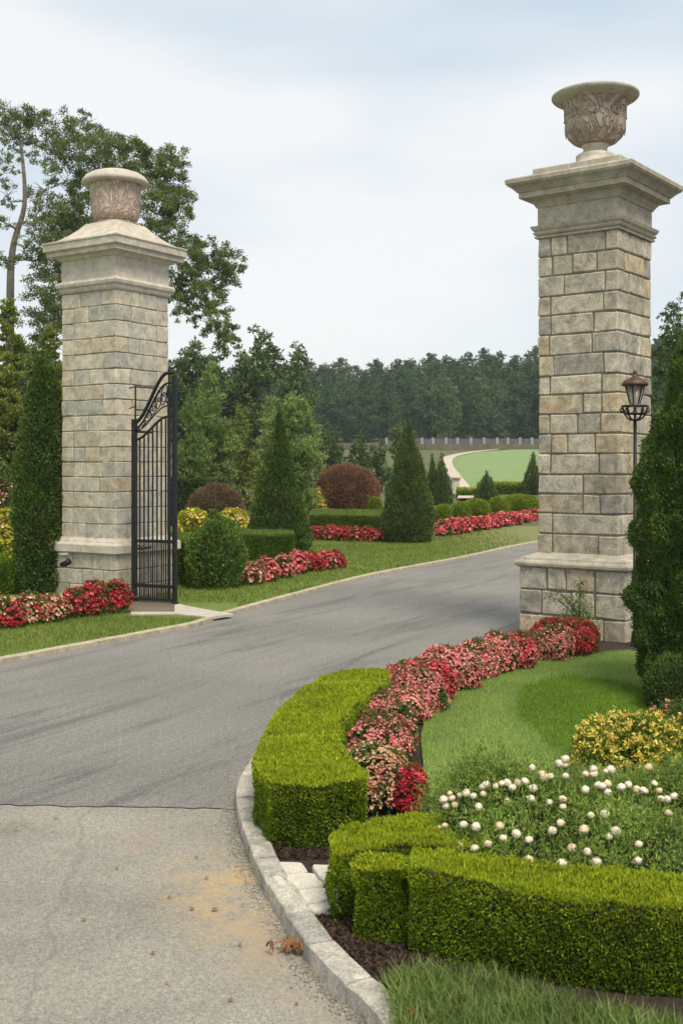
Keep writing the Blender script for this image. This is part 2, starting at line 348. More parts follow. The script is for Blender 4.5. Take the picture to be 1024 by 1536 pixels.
M['slabstone'] = stonemat('pale paving stone', [(.55, .51, .43), (.60, .56, .48), (.52, .49, .43)], .5)
M['concrete'] = plain('pale concrete', (.46, .42, .35), .9, 6, .15, bmp=.2)
M['path'] = plain('pale path', (.50, .42, .34), .9, .4, .12)
M['earth'] = plain('brown earth bank', (.14, .115, .08), .95, 1.2, .35)
M['edging'] = plain('tan edging', (.40, .34, .25), .9, 9, .3, bmp=.3)

# foliage: leaf colours
M['hedge'] = leafmat('box hedge leaves', [(0.069, 0.143, 0.009), (0.149, 0.244, 0.012), (0.103, 0.194, 0.010), (0.250, 0.346, 0.018)], .3, (3.5, .25))
M['hedge_new_lit'] = leafmat('fresh sky-lit hedge tips', [(0.216, 0.289, 0.011), (0.365, 0.427, 0.016), (0.281, 0.367, 0.013), (0.497, 0.518, 0.027)], .3, (2.5, .18))  # lime of fresh growth, with the skylight on hedge tops painted in
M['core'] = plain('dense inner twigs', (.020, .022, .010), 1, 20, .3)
M['hedge_mid'] = leafmat('lit mid green hedge tops', [(0.094, 0.150, 0.025), (0.138, 0.200, 0.037), (0.188, 0.250, 0.050), (0.112, 0.175, 0.031)], .25, (1.5, .25))  # lit tops of the garden hedges, the light put into the leaf colour
M['thuja'] = leafmat('conifer sprays', [(0.032, 0.072, 0.014), (0.066, 0.118, 0.020), (0.105, 0.162, 0.025), (0.047, 0.092, 0.016)], .12, (2.2, .3))
M['thuja_blue'] = leafmat('blue green conifer sprays', [(0.047, 0.083, 0.024), (0.094, 0.140, 0.036), (0.130, 0.182, 0.043)], .12, (2, .3))
M['thuja_lite'] = leafmat('lighter conifer sprays', [(0.056, 0.120, 0.018), (0.111, 0.196, 0.030), (0.158, 0.239, 0.037)], .15, (2, .25))
M['dark_leaf'] = leafmat('dark leaves', [(0.039, 0.074, 0.021), (0.076, 0.127, 0.032), (0.109, 0.167, 0.039), (0.153, 0.209, 0.054)], .2, (.5, .35))
M['mid_leaf'] = leafmat('mid green leaves', [(0.055, 0.102, 0.028), (0.094, 0.156, 0.040), (0.133, 0.203, 0.050)], .25, (.6, .3))
M['spread'] = leafmat('spreading tree leaves', [(0.084, 0.129, 0.037), (0.143, 0.197, 0.056), (0.202, 0.250, 0.074), (0.118, 0.151, 0.044)], .3, (.5, .25))
M['feather'] = leafmat('feathery foliage', [(0.120, 0.192, 0.046), (0.200, 0.287, 0.074), (0.281, 0.363, 0.091), (0.160, 0.230, 0.074)], .25, (.8, .3))
M['olive'] = leafmat('olive foliage', [(0.129, 0.175, 0.033), (0.227, 0.264, 0.046), (0.170, 0.214, 0.036)], .2, (.5, .35))
M['wood_leaf'] = leafmat('woodland leaves', [(0.099, 0.168, 0.055), (0.039, 0.091, 0.032), (0.060, 0.121, 0.038), (0.083, 0.152, 0.045)], .1, (.09, .4))
M['wood_lite'] = leafmat('lighter woodland leaves', [(0.071, 0.137, 0.048), (0.112, 0.175, 0.062), (0.141, 0.204, 0.069)], .1, (.09, .35))
M['copperleaf'] = leafmat('copper leaves', [(0.146, 0.057, 0.029), (0.259, 0.113, 0.065), (0.356, 0.178, 0.101), (0.194, 0.097, 0.043)], .15, (1.5, .25))
M['tawny'] = leafmat('tawny leaves', [(.16, .09, .06), (.24, .15, .10), (.20, .14, .07), (.12, .10, .04)], .15, (1.5, .25))
M['bedleaf'] = leafmat('bedding leaves', [(0.051, 0.102, 0.019), (0.094, 0.156, 0.029), (0.152, 0.203, 0.039)], .2, (4, .2))
M['redleaf'] = leafmat('crimson blossom', [(0.330, 0.008, 0.022), (0.462, 0.020, 0.040), (0.572, 0.040, 0.070), (0.396, 0.015, 0.040)], .2, (5, .15))
M['pinkleaf'] = leafmat('pink blossom', [(.66, .08, .11), (.74, .20, .21), (.78, .36, .33), (.70, .13, .15), (.80, .48, .42)], .2, (5, .12))
M['hotpink'] = leafmat('bright pink blossom', [(0.682, 0.042, 0.094), (0.792, 0.108, 0.143), (0.850, 0.240, 0.220)], .2, (5, .12))
M['cream'] = leafmat('cream blossom', [(.70, .42, .24), (.75, .55, .36), (.68, .30, .20), (.60, .48, .22)], .2, (5, .12))
M['yellow'] = leafmat('yellow blossom', [(.66, .46, .04), (.76, .60, .07), (.80, .68, .18), (.70, .44, .05)], .2, (5, .12))
M['chartreuse'] = leafmat('yellow green leaves', [(0.322, 0.345, 0.023), (0.460, 0.437, 0.034), (0.230, 0.287, 0.023)], .25, (4, .2))
M['rosebush'] = leafmat('grey green feathery leaves', [(0.111, 0.193, 0.028), (0.193, 0.296, 0.053), (0.303, 0.398, 0.085), (0.150, 0.231, 0.039)], .2, (3, .25))
M['rose'] = plain('ivory petals', (.78, .70, .55), .6, 30, .12)
M['rose_old'] = plain('buff petals', (.70, .57, .38), .6, 25, .15)
M['lime_leaf'] = leafmat('lime shrub leaves', [(0.080, 0.142, 0.018), (0.160, 0.237, 0.027), (0.240, 0.314, 0.036), (0.112, 0.180, 0.023)], .3, (4, .2))
M['lemon'] = leafmat('lemon blossom', [(.72, .62, .10), (.78, .70, .25)], .2)
M['blade'] = leafmat('grass blades', [(0.105, 0.167, 0.021), (0.174, 0.229, 0.034), (0.241, 0.268, 0.057)], .3, (1, .2))
M['blade_pale'] = leafmat('pale grass blades', [(0.216, 0.326, 0.077), (0.284, 0.396, 0.105), (0.340, 0.448, 0.127)], .3, (1, .15))
M['blade_deep'] = leafmat('deep grass blades', [(0.103, 0.210, 0.013), (0.158, 0.282, 0.018), (0.205, 0.323, 0.026)], .3, (1, .15))
M['tuft'] = leafmat('long grass', [(0.088, 0.159, 0.026), (0.159, 0.231, 0.051), (0.265, 0.317, 0.115)], .3, (3, .25))
M['deadleaf'] = leafmat('dry leaves', [(0.245, 0.104, 0.033), (0.294, 0.143, 0.058), (0.112, 0.046, 0.026)], .1, (8, .2))

# ------------------------------------------------------------------ the setting
# one terrain sheet to the horizon
ys = np.concatenate([np.linspace(-30, 40, 12), np.linspace(44, 200, 60), np.array([230, 300, 450, 700, 1000])]); xs = np.concatenate([[-700, -300, -150], np.linspace(-90, 90, 37), [150, 300, 700]])
V = [(x, y, G(y)+(0 if y < 185 and abs(x) < 70 else .3*math.sin(x*.05+y*.03))-.0) for y in ys for x in xs]; nx = len(xs)
g = Geo(); g.add(V, [(i*nx+j, i*nx+j+1, i*nx+nx+j+1, i*nx+nx+j) for i in range(len(ys)-1) for j in range(nx-1)], sm=True); tag(g.build('ground', M['land']), kind='structure')
# the drive: dark asphalt beyond the seam, paler chip seal before it
def sheet(name, x0, x1, y0, y1, z, m):
    g = Geo(); g.add([(x0, y0, z), (x1, y0, z), (x1, y1, z), (x0, y1, z)], [(0, 1, 2, 3)]); return tag(g.build(name, m), kind='structure')
seam = [(x_, float(np.interp(x_, [-30, -8, -3.9, -2.6, -1.5, -.3, 6], [7.6, 7.44, 7.40, 7.41, 7.34, 7.27, 7.2]))+random.gauss(0, .008)) for x_ in np.concatenate([[-30, -12], np.arange(-6, 0, .06), [2, 6]])]
g = Geo(); n = len(seam)
g.add([(x, y, 0) for x, y in seam]+[(x, 44, 0) for x, y in seam], [(i, i+1, n+i+1, n+i) for i in range(n-1)]); g.add([(6, 7.2, 0), (40, 7.2, 0), (40, 44, 0), (6, 44, 0)], [(0, 1, 2, 3)])
tag(g.build('driveway', M['asphalt']), kind='structure')
g = Geo(); g.add([(x, -8, -.004) for x, y in seam]+[(x, y-.006, -.004) for x, y in seam], [(i, i+1, n+i+1, n+i) for i in range(n-1)]); tag(g.build('road', M['apron']), kind='structure')

LE = spline([at(-600, 1130), at(-250, 1040), at(0, 993), at(150, 965), at(240, 948), at(290, 938), at(345, 920), at(450, 891), at(560, 863), at(690, 838), at(805, 814), at(960, 792), at(1250, 770)], 8)
lawn_poly = LE+[(34, 43.9), (-34, 43.9), (-34, 4)]
slab('lawn', lawn_poly, -.05, .05, M['lawn_far'])
def edging(d0, d1, h):
    a, b = offset(LE, d0), offset(LE, d1); g = Geo(); V = []
    for p, q in zip(a, b): V += [(p[0], p[1], -.02), (p[0], p[1], h), (q[0], q[1], h-.008), (q[0], q[1], -.02)]
    g.add(V, [(i*4+j, i*4+j+1, i*4+5+j, i*4+4+j) for i in range(len(a)-1) for j in range(3)]); return tag(g.build('lawn_edging', M['edging']), kind='structure')
edging(-.02, .09, .056)
thr = [at(196, 922, .06), at(262, 921, .06), at(316, 926, .06), at(350, 921, .06), at(300, 913, .06), at(262, 905, .06), at(200, 905, .06)]
slab('threshold_path', thr, .03, .066, M['concrete'])
slab('gate_path', [at(196, 917, .07), at(262, 917, .07), at(262, 900, .07), at(196, 900, .07)], .05, .075, M['earth'])

KP = [at(640, 1640), at(551, 1536), at(484, 1471), at(445, 1419), at(412, 1368), at(387, 1320), at(369, 1271), at(357, 1229), at(354, 1204), at(363, 1174), at(377, 1153), at(410, 1105), at(480, 1052), at(560, 1022)]+[(1.01, 12.6), (1.65, 13.6), (2.25, 14.75), (3.25, 16.0), (5.2, 18.0), (9, 21.5), (16, 25), (34, 30)]
KE = spline(KP, 10)
slab('planting_bed', offset(KE, .05)+[(34, 1), (1.0, 1.2)], -.05, .055, M['soil'])
# kerb stones end to end
KA = np.array(KE); seg = np.linalg.norm(np.diff(KA, axis=0), axis=1); cum = np.concatenate([[0], np.cumsum(seg)])
def kpt(s, off=0):
    x = np.interp(s, cum, KA[:, 0]); y = np.interp(s, cum, KA[:, 1]); x2 = np.interp(s+.02, cum, KA[:, 0]); y2 = np.interp(s+.02, cum, KA[:, 1]); tx, ty = x2-x, y2-y; l = math.hypot(tx, ty)+1e-9; return x+ty/l*off, y-tx/l*off
g = Geo(); s0 = .05
while s0 < 8.6:
    ln = random.uniform(.26, .42); s1 = s0+ln-.008; h = .085+random.uniform(-.005, .005); b = .008; jo = random.uniform(-.004, .006)
    n = 4; V = []
    for k in range(n+1):
        s_ = s0+(s1-s0)*k/n; e = .006 if k in (0, n) else 0
        for o_, z_ in ((jo, -.03), (jo, h-b-e), (jo+b, h-e), (jo+.125-b, h-e+.004), (jo+.125, h-b-e), (jo+.125, -.03)): x, y = kpt(s_, o_); V.append((x, y, z_))
    Q = [(k*6+j, (k+1)*6+j, (k+1)*6+j+1, k*6+j+1) for k in range(n) for j in range(5)]; Q += [(0, 1, 2, 3), (0, 3, 4, 5), (n*6, n*6+3, n*6+2, n*6+1), (n*6, n*6+5, n*6+4, n*6+3)]
    g.add(V, Q); s0 += ln
tag(g.build('kerb', M['kerb']), kind='structure')

g = Geo()
for _ in range(2600):
    s_ = random.uniform(.2, 5.2); x, y = kpt(s_, -abs(random.gauss(0, .045))-.006); q = random.uniform(.0025, .007); V = [(x+q*random.uniform(.6, 1.3)*dx, y+q*random.uniform(.6, 1.3)*dy, max(.0, q*random.uniform(.5, 1)*dz)) for dx, dy, dz in ((1, 0, .2), (0, 1, .2), (-1, 0, .2), (0, -1, .2), (.1, .1, 1))]
    g.add(V, None, [(0, 1, 4), (1, 2, 4), (2, 3, 4), (3, 0, 4)])
tag(g.build('gravel', M['chip_grey']), 'loose grey grit gathered along the foot of the kerb', 'gravel', kind='stuff')
# the oval lawn with its grass
oval = spline([at(642, 1190, .08), at(634, 1140, .08), at(633, 1095, .08), at(652, 1058, .08), at(715, 1015, .08), at(800, 992, .08), at(880, 982, .08), at(950, 977, .08), at(1100, 985, .08)], 8)+[at(1300, 1000, .08), at(1300, 1160, .08), at(900, 1175, .08), at(760, 1220, .08), at(680, 1225, .08)]
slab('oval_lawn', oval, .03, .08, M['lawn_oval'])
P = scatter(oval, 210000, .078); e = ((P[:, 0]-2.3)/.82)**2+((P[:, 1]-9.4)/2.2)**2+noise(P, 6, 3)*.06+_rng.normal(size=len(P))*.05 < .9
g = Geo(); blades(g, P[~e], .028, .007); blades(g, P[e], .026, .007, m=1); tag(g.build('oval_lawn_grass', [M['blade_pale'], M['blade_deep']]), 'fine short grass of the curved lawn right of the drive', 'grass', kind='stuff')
near_l = [q for q in LE if q[1] < 17.6]; near_l = offset(near_l, -.02)+[(-1.9, 18), (-9, 18), (-12, 10)]
P = np.concatenate([scatter(near_l, 90000, .048)]); P = P[P[:, 1] > 11]
far_l = [q for q in LE if 17 < q[1] < 34]; far_l = offset(far_l, -.02)+[(6, 40), (-3.5, 40), (-3.5, 17)]
Pf = scatter(far_l, 90000, .048)
Pf = Pf[~inside(Pf, [at(190, 925, .05), at(350, 930, .05), at(356, 905, .05), at(190, 902, .05)])]; P = P[~inside(P, [at(190, 925, .05), at(350, 930, .05), at(356, 905, .05), at(190, 902, .05)])]
g = Geo(); blades(g, P, .05, .012); blades(g, Pf[_rng.random(len(Pf)) < np.clip(1.5-(Pf[:, 0]-.5)/3.5+(Pf[:, 1]-28)*.0, 0, 1)], .05, .02); tag(g.build('lawn_grass', M['blade']), 'short mown grass left of the drive', 'grass', kind='stuff')

# field, paths, banks far behind
fl = [hill(700, 737), hill(676, 697), hill(688, 685), hill(730, 678), hill(805, 673.5)]
A = spline([(q[0], q[1]) for q in fl], 8); B = [(q[1]*.26+6, q[1]) for q in A]
strip('field', A, B, M['field'], off=.10, nx=14)
pl = spline([(q[0], q[1]) for q in [hill(686, 752), hill(684, 737), hill(662, 699), hill(664, 688), hill(700, 680), hill(760, 674), hill(820, 671)]], 8)
pr = spline([(q[0], q[1]) for q in [hill(712, 752), hill(706, 736), hill(678, 697), hill(690, 685), hill(731, 677.6), hill(780, 673), hill(830, 670)]], 8)
strip('path', pl, pr, M['path'], off=.16)
slab('earth_bank', [(-6, 152), (60, 150), (60, 166), (-6, 168)], 3.2, 5.2, M['earth'])

# paving stones in the bed
px_st = [([(410, 1292), (453, 1293), (462, 1306), (418, 1308)], 'flat pale paving stone beside the kerb, farthest of its bed'), ([(466, 1296), (500, 1297), (500, 1318), (480, 1316)], 'pale paving stone tucked against the hedge, behind the large one'),
         ([(424, 1311), (470, 1308), (488, 1327), (440, 1331)], 'large cream paving stone in the middle of the row of stones'), ([(442, 1335), (488, 1330), (500, 1348), (458, 1353)], 'wide pale paving stone next to last before the dark mulch'),
         ([(458, 1357), (502, 1351), (512, 1360), (472, 1366)], 'narrow paving stone at the edge of the dark mulch'), ([(408, 1313), (420, 1312), (438, 1334), (424, 1338)], 'slim broken paving stone between kerb and larger stones'),
         ([(430, 1342), (440, 1339), (456, 1358), (446, 1362)], 'slim paving stone nearest the camera along the kerb'), ([(490, 1322), (504, 1322), (508, 1344), (502, 1344)], 'small paving stone half under the front hedge corner')]
for pts, lab in px_st:
    W = [np.array(at(x, y, .085)) for x, y in pts]; c = sum(W)/4; ring = []
    for i in range(4):
        a, b = W[i], W[(i+1) % 4]
        for k in (.12, .5, .88): q = a*(1-k)+b*k; ring.append(c+(q-c)*(1+random.uniform(-.03, .03)))
    g = Geo(); n = len(ring); V = [(q[0]-c[0], q[1]-c[1], -.03) for q in ring]+[(q[0]-c[0], q[1]-c[1], .02) for q in ring]+[((q[0]-c[0])*.93, (q[1]-c[1])*.93, .03) for q in ring]+[(0, 0, .033)]
    g.add(V, [(r*n+i, r*n+(i+1) % n, (r+1)*n+(i+1) % n, (r+1)*n+i) for r in range(2) for i in range(n)], [(2*n+i, 2*n+(i+1) % n, 3*n) for i in range(n)])
    tag(g.build('paving_stone', M['slabstone'], loc=(c[0], c[1], .055)), lab, 'paving stone', 'paving stones beside the kerb')
bedfront = [at(390, 1240, .06), at(420, 1290, .06), at(470, 1380, .06), at(560, 1480, .06), at(620, 1520, .06), at(760, 1520, .06), at(640, 1420, .06), at(520, 1290, .06), at(560, 1240, .06), at(420, 1180, .06)]
P = scatter(bedfront, 26000, .058); P = P[~inside(P, [at(405, 1290, .06), at(500, 1288, .06), at(520, 1362, .06), at(448, 1370, .06)])]; D = _rng.normal(size=P.shape); D[:, 2] = abs(D[:, 2])*.5
g = Geo(); leaves(g, P, D, .028, .010); tag(g.build('mulch', M['chip']), 'dark brown bark mulch between kerb and hedges', 'mulch', kind='stuff')

# ------------------------------------------------------------------ pillars
RF = [[.16, .37, .85], [.18, .44, .74], [.33, .84], [.16, .82], [.16, .70], [.14, .68], [.20, .83], [.15, .80], [.57, .80], [.15, .50, .78], [.17, .37], [.16, .77], [.57], [.57, .78], [.18], [.18, .76]]
LF = [[.35, .73], [.23, .5], [.23, .75], [.22, .52], [.22, .78], [.22, .52], [.22, .77], [.22, .76], [.22, .5], [.22, .72], [.22, .43, .72], [.22, .45, .75], [.21, .7], [.21, .53], [.2, .7], [.2, .45]]
def masonry(w, z0, z1, front, seed, mort_m=0, stone_m=1, rnd=.010, jj=.007):
    r = random.Random(seed); g = Geo(); n = len(front); h = w/2; d = .014; g.box(-h+d, h-d, -h+d, h-d, z0, z1, m=mort_m)
    hs = [1+r.uniform(-.06, .06) for _ in range(n)]; tot = sum(hs); z = z1; dep = .12; j = jj; st0 = g.n
    for i in range(n):
        ch = hs[i]/tot*(z1-z0); za, zb = z-ch+j, z-j; z -= ch
        rf = [r.uniform(.2, .34), r.uniform(.42, .7), r.uniform(.78, .86)] if i % 2 else [r.uniform(.3, .45), r.uniform(.7, .84)]
        if r.random() < .3: rf = [rf[0], rf[-1]]
        def run(fr, c0, c1, put):            # stones between the two corner blocks
            e = [c0]+[f for f in fr if c0+.08 < f < c1-.08]+[c1]
            for a, b in zip(e[:-1], e[1:]):
                if i == 0 and b-a > .3 and r.random() < .0: continue
                put(-h+a*w+j, -h+b*w-j)
        f = front[i]; cl = f[0]; cr = f[-1]; pj = lambda: r.uniform(-.003, .006); b = rnd
        cs = rf[0]; cb = r.uniform(.6, .8); ck = r.uniform(.2, .4); cl2 = r.uniform(.2, .35)
        if cr < .5 or (cr-cl) < .01: cr = max(cr, .72 if len(f) > 1 else 1-1e-3)
        q = pj(); g.box(-h-q, -h+cl*w-j, -h-q, -h+cl2*w-j, za, zb, b, stone_m)                       # front left corner
        if cr < .99: q = pj(); g.box(-h+cr*w+j, h+q, -h-q, -h+cs*w-j, za, zb, b, stone_m)            # front right corner
        else: q = pj(); g.box(-h+cl*w+j, h+q, -h-q, -h+cs*w-j, za, zb, b, stone_m)
        q = pj(); g.box(h-ck*w+j, h+q, h-(.22)*w+j, h+q, za, zb, b, stone_m); g.box(-h-q, -h+(.3)*w-j, h-(.3)*w+j, h+q, za, zb, b, stone_m)
        if cr < .99: run(f, cl, cr, lambda a, c: g.box(a, c, -h-pj(), -h+dep, za, zb, b, stone_m))
        run(rf, cs, .78, lambda a, c: g.box(h-dep, h+pj(), a, c, za, zb, b, stone_m))
        run([.5], .3, 1-ck, lambda a, c: g.box(a, c, h-dep, h+pj(), za, zb, b, stone_m))
        run([.5], cl2, .7, lambda a, c: g.box(-h-pj(), -h+dep, a, c, za, zb, b, stone_m))
    # each block's corners a little out of true
    for v in g.V[1:]:
        if len(v) != 24: continue
        c = v.mean(0); sg = (v > c)
        for key in range(8):
            m_ = ((sg[:, 0]*4+sg[:, 1]*2+sg[:, 2]) == key); o = np.array([r.gauss(0, .0035), r.gauss(0, .0035), r.gauss(0, .004)]); v[m_] += o
    return g
# left pillar
pl_ = empty('stone_gate_pillar', (-3.825, 19.22, 0), -R(33.6), 'pale stone gate pillar with hipped cap and lidded pink urn, beside the iron gate', 'gate pillar')
masonry(1.42, 0, .78, [[.3, .62], [.45, .8], [.25, .7]], 4).build('base', [M['mortar_pale'], M['stone_pale']], pl_)
Geo().square([(.70, .76), (.75, .78), (.775, .80), (.775, .92), (.755, .945), (.70, .955), (.69, .985), (.655, 1.0), (.635, 1.03), (.60, 1.035)]).build('ledge', M['trim_pale'], pl_)
masonry(1.25, 1.02, 5.09, LF, 11, jj=.006).build('shaft', [M['mortar_pale'], M['stone_pale']], pl_)
Geo().square([(.60, 5.08), (.64, 5.09), (.66, 5.12), (.665, 5.16), (.70, 5.19), (.71, 5.235), (.69, 5.27), (.64, 5.285), (.63, 5.30), (.63, 5.63), (.60, 5.64)]).build('frieze', M['trim_pale'], pl_)
g = Geo(); pr_ = [(.60, 5.62), (.66, 5.64), (.70, 5.68), (.80, 5.70), (.80, 5.76), (.845, 5.79), (.845, 5.90), (.86, 5.905), (.86, 5.925)]
for k in range(9): tt = k/8; pr_.append((.85-.50*tt, 5.93+.36*(tt**1.7)))
pr_.append((.33, 6.295)); g.square(pr_); g.build('cap', M['trim_pale'], pl_)
ur = bpy.data.objects.new('urn', None); COL.objects.link(ur); ur.parent = pl_
g = Geo(); g.lathe([(.0, 6.28), (.335, 6.28), (.34, 6.32), (.31, 6.335), (.305, 6.35), (.35, 6.37), (.385, 6.41), (.40, 6.48), (.41, 6.65), (.43, 6.85), (.425, 6.98)], 64).build('bowl', M['urn_pink'], ur)
g = Geo(); g.lathe([(.42, 6.97), (.52, 6.965), (.555, 6.975), (.568, 7.0), (.555, 7.035), (.50, 7.10), (.42, 7.15), (.30, 7.19), (.15, 7.215), (.0, 7.22)], 64).build('lid', M['trim_pale'], ur)
# right pillar
pr2 = empty('stone_gate_pillar', (3.314, 14.826, 0), -R(36.9), 'tall grey stone gate pillar with flared moulded cornice and open urn, right of the drive', 'gate pillar')
masonry(1.45, 0, .92, [[.27, .45, .72], [.22, .5, .72], [.4, .8]], 21, rnd=.016).build('base', [M['mortar'], M['stone']], pr2)
Geo().square([(.70, .90), (.745, .915), (.77, .935), (.775, .965), (.765, .99), (.72, 1.0), (.71, 1.03), (.67, 1.045), (.60, 1.07), (.53, 1.10)]).build('ledge', M['trim'], pr2)
masonry(1.09, 1.08, 5.16, RF, 33, rnd=.014).build('shaft', [M['mortar'], M['stone']], pr2)
Geo().square([(.52, 5.15), (.575, 5.155), (.585, 5.18), (.56, 5.19), (.585, 5.20), (.60, 5.225), (.58, 5.24), (.61, 5.27), (.625, 5.31), (.565, 5.325), (.55, 5.33), (.55, 5.56), (.52, 5.57)]).build('frieze', M['trim'], pr2)
Geo().square([(.50, 5.55), (.565, 5.555), (.58, 5.585), (.59, 5.60), (.62, 5.64), (.70, 5.665), (.73, 5.67), (.73, 5.735), (.75, 5.745), (.76, 5.76), (.80, 5.80), (.845, 5.83), (.85, 5.845), (.86, 5.85), (.862, 5.90), (.84, 5.92), (.60, 5.93)]).build('cornice', M['trim'], pr2)
Geo().box(-.60, .60, -.60, .60, 5.90, 6.06, .01).build('plinth', M['trim'], pr2)
ur2 = bpy.data.objects.new('urn', None); COL.objects.link(ur2); ur2.parent = pr2; ur2.scale = (1, 1, .86); ur2.location = (0, 0, .85)
Geo().lathe([(0, 6.055), (.30, 6.055), (.30, 6.16), (.255, 6.19), (.245, 6.26), (.25, 6.29), (.22, 6.315), (.165, 6.34), (.15, 6.39), (.165, 6.43), (.185, 6.445), (.15, 6.455)], 48).build('foot', M['trim_pale'], ur2)
def gad(r, z, t):
    if 6.47 < z < 7.08: return r*(1+.025*abs(math.sin(4*t))**.5-.012)
    return r
Geo().lathe([(.14, 6.445), (.20, 6.455), (.285, 6.50), (.345, 6.57), (.378, 6.65), (.388, 6.73), (.383, 6.84), (.388, 6.94), (.40, 7.02), (.425, 7.08), (.46, 7.12)], 96, fn=gad).build('bowl', M['urn_grey'], ur2)
g = Geo()
for k in range(8):                           # carved relief: a wreath and a leaf in each panel
    a = k*math.pi/4+.4
    def sp(da, z, r): return ((r)*math.cos(a+da), (r)*math.sin(a+da), z)
    for rr, zz in ((.07, 6.90),):
        g.tube([sp(rr/.39*math.cos(q)*1.2, zz+rr*math.sin(q), .388+.01*math.sin(3*q)) for q in np.linspace(0, 6.28, 15)], .011, 6)
    g.tube([sp(.05*math.sin(q*5+k), zz_, .392) for q, zz_ in zip(np.linspace(0, 1, 9), np.linspace(6.86, 6.95, 9))], .009, 6)
    for s in (-1, 1):
        g.tube([sp(s*.05+s*.12*math.sin(q*2.2), 6.58+.24*q, .372+.016*math.sin(3*q)) for q in np.linspace(0, 1, 8)], np.linspace(.005, .010, 8), 6)
        g.tube([sp(s*.16*q, 6.80+.02*math.sin(9*q), .385) for q in np.linspace(0, 1, 8)], .007, 5)
g.build('carving', M['urn_grey'], ur2)
g = Geo(); g.lathe([(.42, 7.09), (.50, 7.125), (.545, 7.155), (.562, 7.18), (.562, 7.21), (.545, 7.225), (.49, 7.23), (.43, 7.20), (.38, 7.05), (.30, 6.80), (0, 6.7)], 72).build('rim', M['trim'], ur2)

# uplight on the left pillar's base
ul = empty('wall_spotlight', (0, 0, 0), 0, 'small dark bullet spotlight fixed to the left pillar base', 'spotlight')
x, y, z = atd(98, 845, 18.62); ul.location = (x, y-.02, z); g = Geo(); g.box(-.09, .05, -.06, .06, .13, .17, .01); g.tube([(0, 0, .13), (0, 0, -.02)], .02, 8); g.build('bracket', M['kerb'], ul)
Geo().tube([(-.07, .03, -.02), (.02, -.03, 0), (.09, -.07, .04)], [.03, .05, .055], 12).build('lamp_head', M['iron'], ul)

# ------------------------------------------------------------------ gate
ga = np.array([-3.265, 17.9]); gb = np.array([-2.59, 17.62]); gv = gb-ga; gw = float(np.linalg.norm(gv))
gate = empty('iron_gate', (ga[0], ga[1], 0), math.atan2(gv[1], gv[0]), 'black wrought iron gate leaf with swooping top standing open by the left pillar', 'gate')
def sw(t, a, b, k=1.0): t = min(1, max(0, (t-.02)/.80)); q = t*t*(3-2*t); return a+(b-a)*(q*.92+t*.08)
Geo().bar((0, 0, 0), (0, 0, 2.95), .07).box(-.045, .045, -.045, .045, 0, .10, .008).build('hinge_post', M['iron'], gate)
Geo().bar((gw, 0, 0), (gw, 0, 3.62), .062).box(gw-.05, gw+.05, -.05, .05, 0, .10, .008).build('outer_post', M['iron'], gate)
Geo().bar((gw-.10, 0, .12), (gw-.10, 0, 3.45), .04).build('inner_stile', M['iron'], gate)
for z_ in (1.03, .33): Geo().bar((.03, 0, z_), (gw-.03, 0, z_), .05).build('rail', M['iron'], gate)
Geo().bar((.03, 0, .12), (gw-.03, 0, .12), .035).build('rail', M['iron'], gate)
T_ = np.linspace(0, 1, 22)
top = [(gw*t, 0, sw(t, 2.90, 3.66)) for t in T_]; low = [(gw*t, 0, sw(t, 2.62, 2.98)) for t in T_]; mid_ = [(gw*t, 0, sw(t, 2.80, 3.50)) for t in T_]
Geo().tube(top, .028, 6).build('top_rail', M['iron'], gate); Geo().tube(low, .02, 6).build('lower_arch_rail', M['iron'], gate)
g = Geo(); g.tube(mid_, .016, 6); lo2 = [(gw*t, 0, sw(t, 2.70, 3.10)+.05) for t in T_]; g.tube(lo2, .012, 5)
for i in range(7):
    t = .08+i*.132; za, zb = sw(t, 2.72, 3.14)+.04, sw(t, 2.80, 3.50); r_ = (zb-za)/2; cx, cz = gw*t, (za+zb)/2
    g.tube([(cx+min(r_, .055)*math.cos(q)+.03*math.sin(q), 0, cz+r_*math.sin(q)) for q in np.linspace(0, 6.28, 17)], .009, 5)
    g.tube([(cx+.03*math.cos(q)*(1-q/8), 0, cz+.05*math.sin(q)*(1-q/8)) for q in np.linspace(0, 6.6, 14)], .008, 5)
g.build('scroll_band', M['iron'], gate)
for i in range(7):
    x_ = .10+(gw-.26)*i/6; t = x_/gw; Geo().bar((x_, 0, .12), (x_, 0, sw(t, 2.62, 2.98)), .020).build('bar', M['iron'], gate)
for i in range(6):
    x_ = .10+(gw-.26)*(i+.5)/6; Geo().bar((x_, 0, .12), (x_, 0, 1.0), .014).build('lower_bar', M['iron'], gate)
g = Geo(); g.bar((.02, .0, 2.95), (.02, .0, 3.48), .02); g.bar((.02, 0, 3.46), (.12, .42, 3.46), .02); g.bar((.02, 0, 3.1), (.1, .42, 3.1), .02); g.bar((.02, 0, 3.46), (-.1, 0, 3.44), .015); g.bar((.02, 0, 3.15), (-.1, 0, 3.12), .015)
g.build('hinge_bracket', M['iron'], gate); Geo().bar((.0, 0, 2.75), (.06, .4, 2.75), .03).build('hinge_bracket', M['iron'], gate); Geo().bar((0, 0, .9), (.05, .4, .9), .03).build('hinge_bracket', M['iron'], gate)
Geo().bar((gw-.10, 0, 3.5), (gw-.10, 0, 3.74), .014).bar((gw-.10, 0, 3.73), (gw, 0, 3.73), .014).build('latch_rod', M['iron'], gate)
Geo().tube([(.10, -.04, .96), (.16, -.05, .96), (.20, -.04, .90)], .02, 6).build('handle', M['copper'], gate)

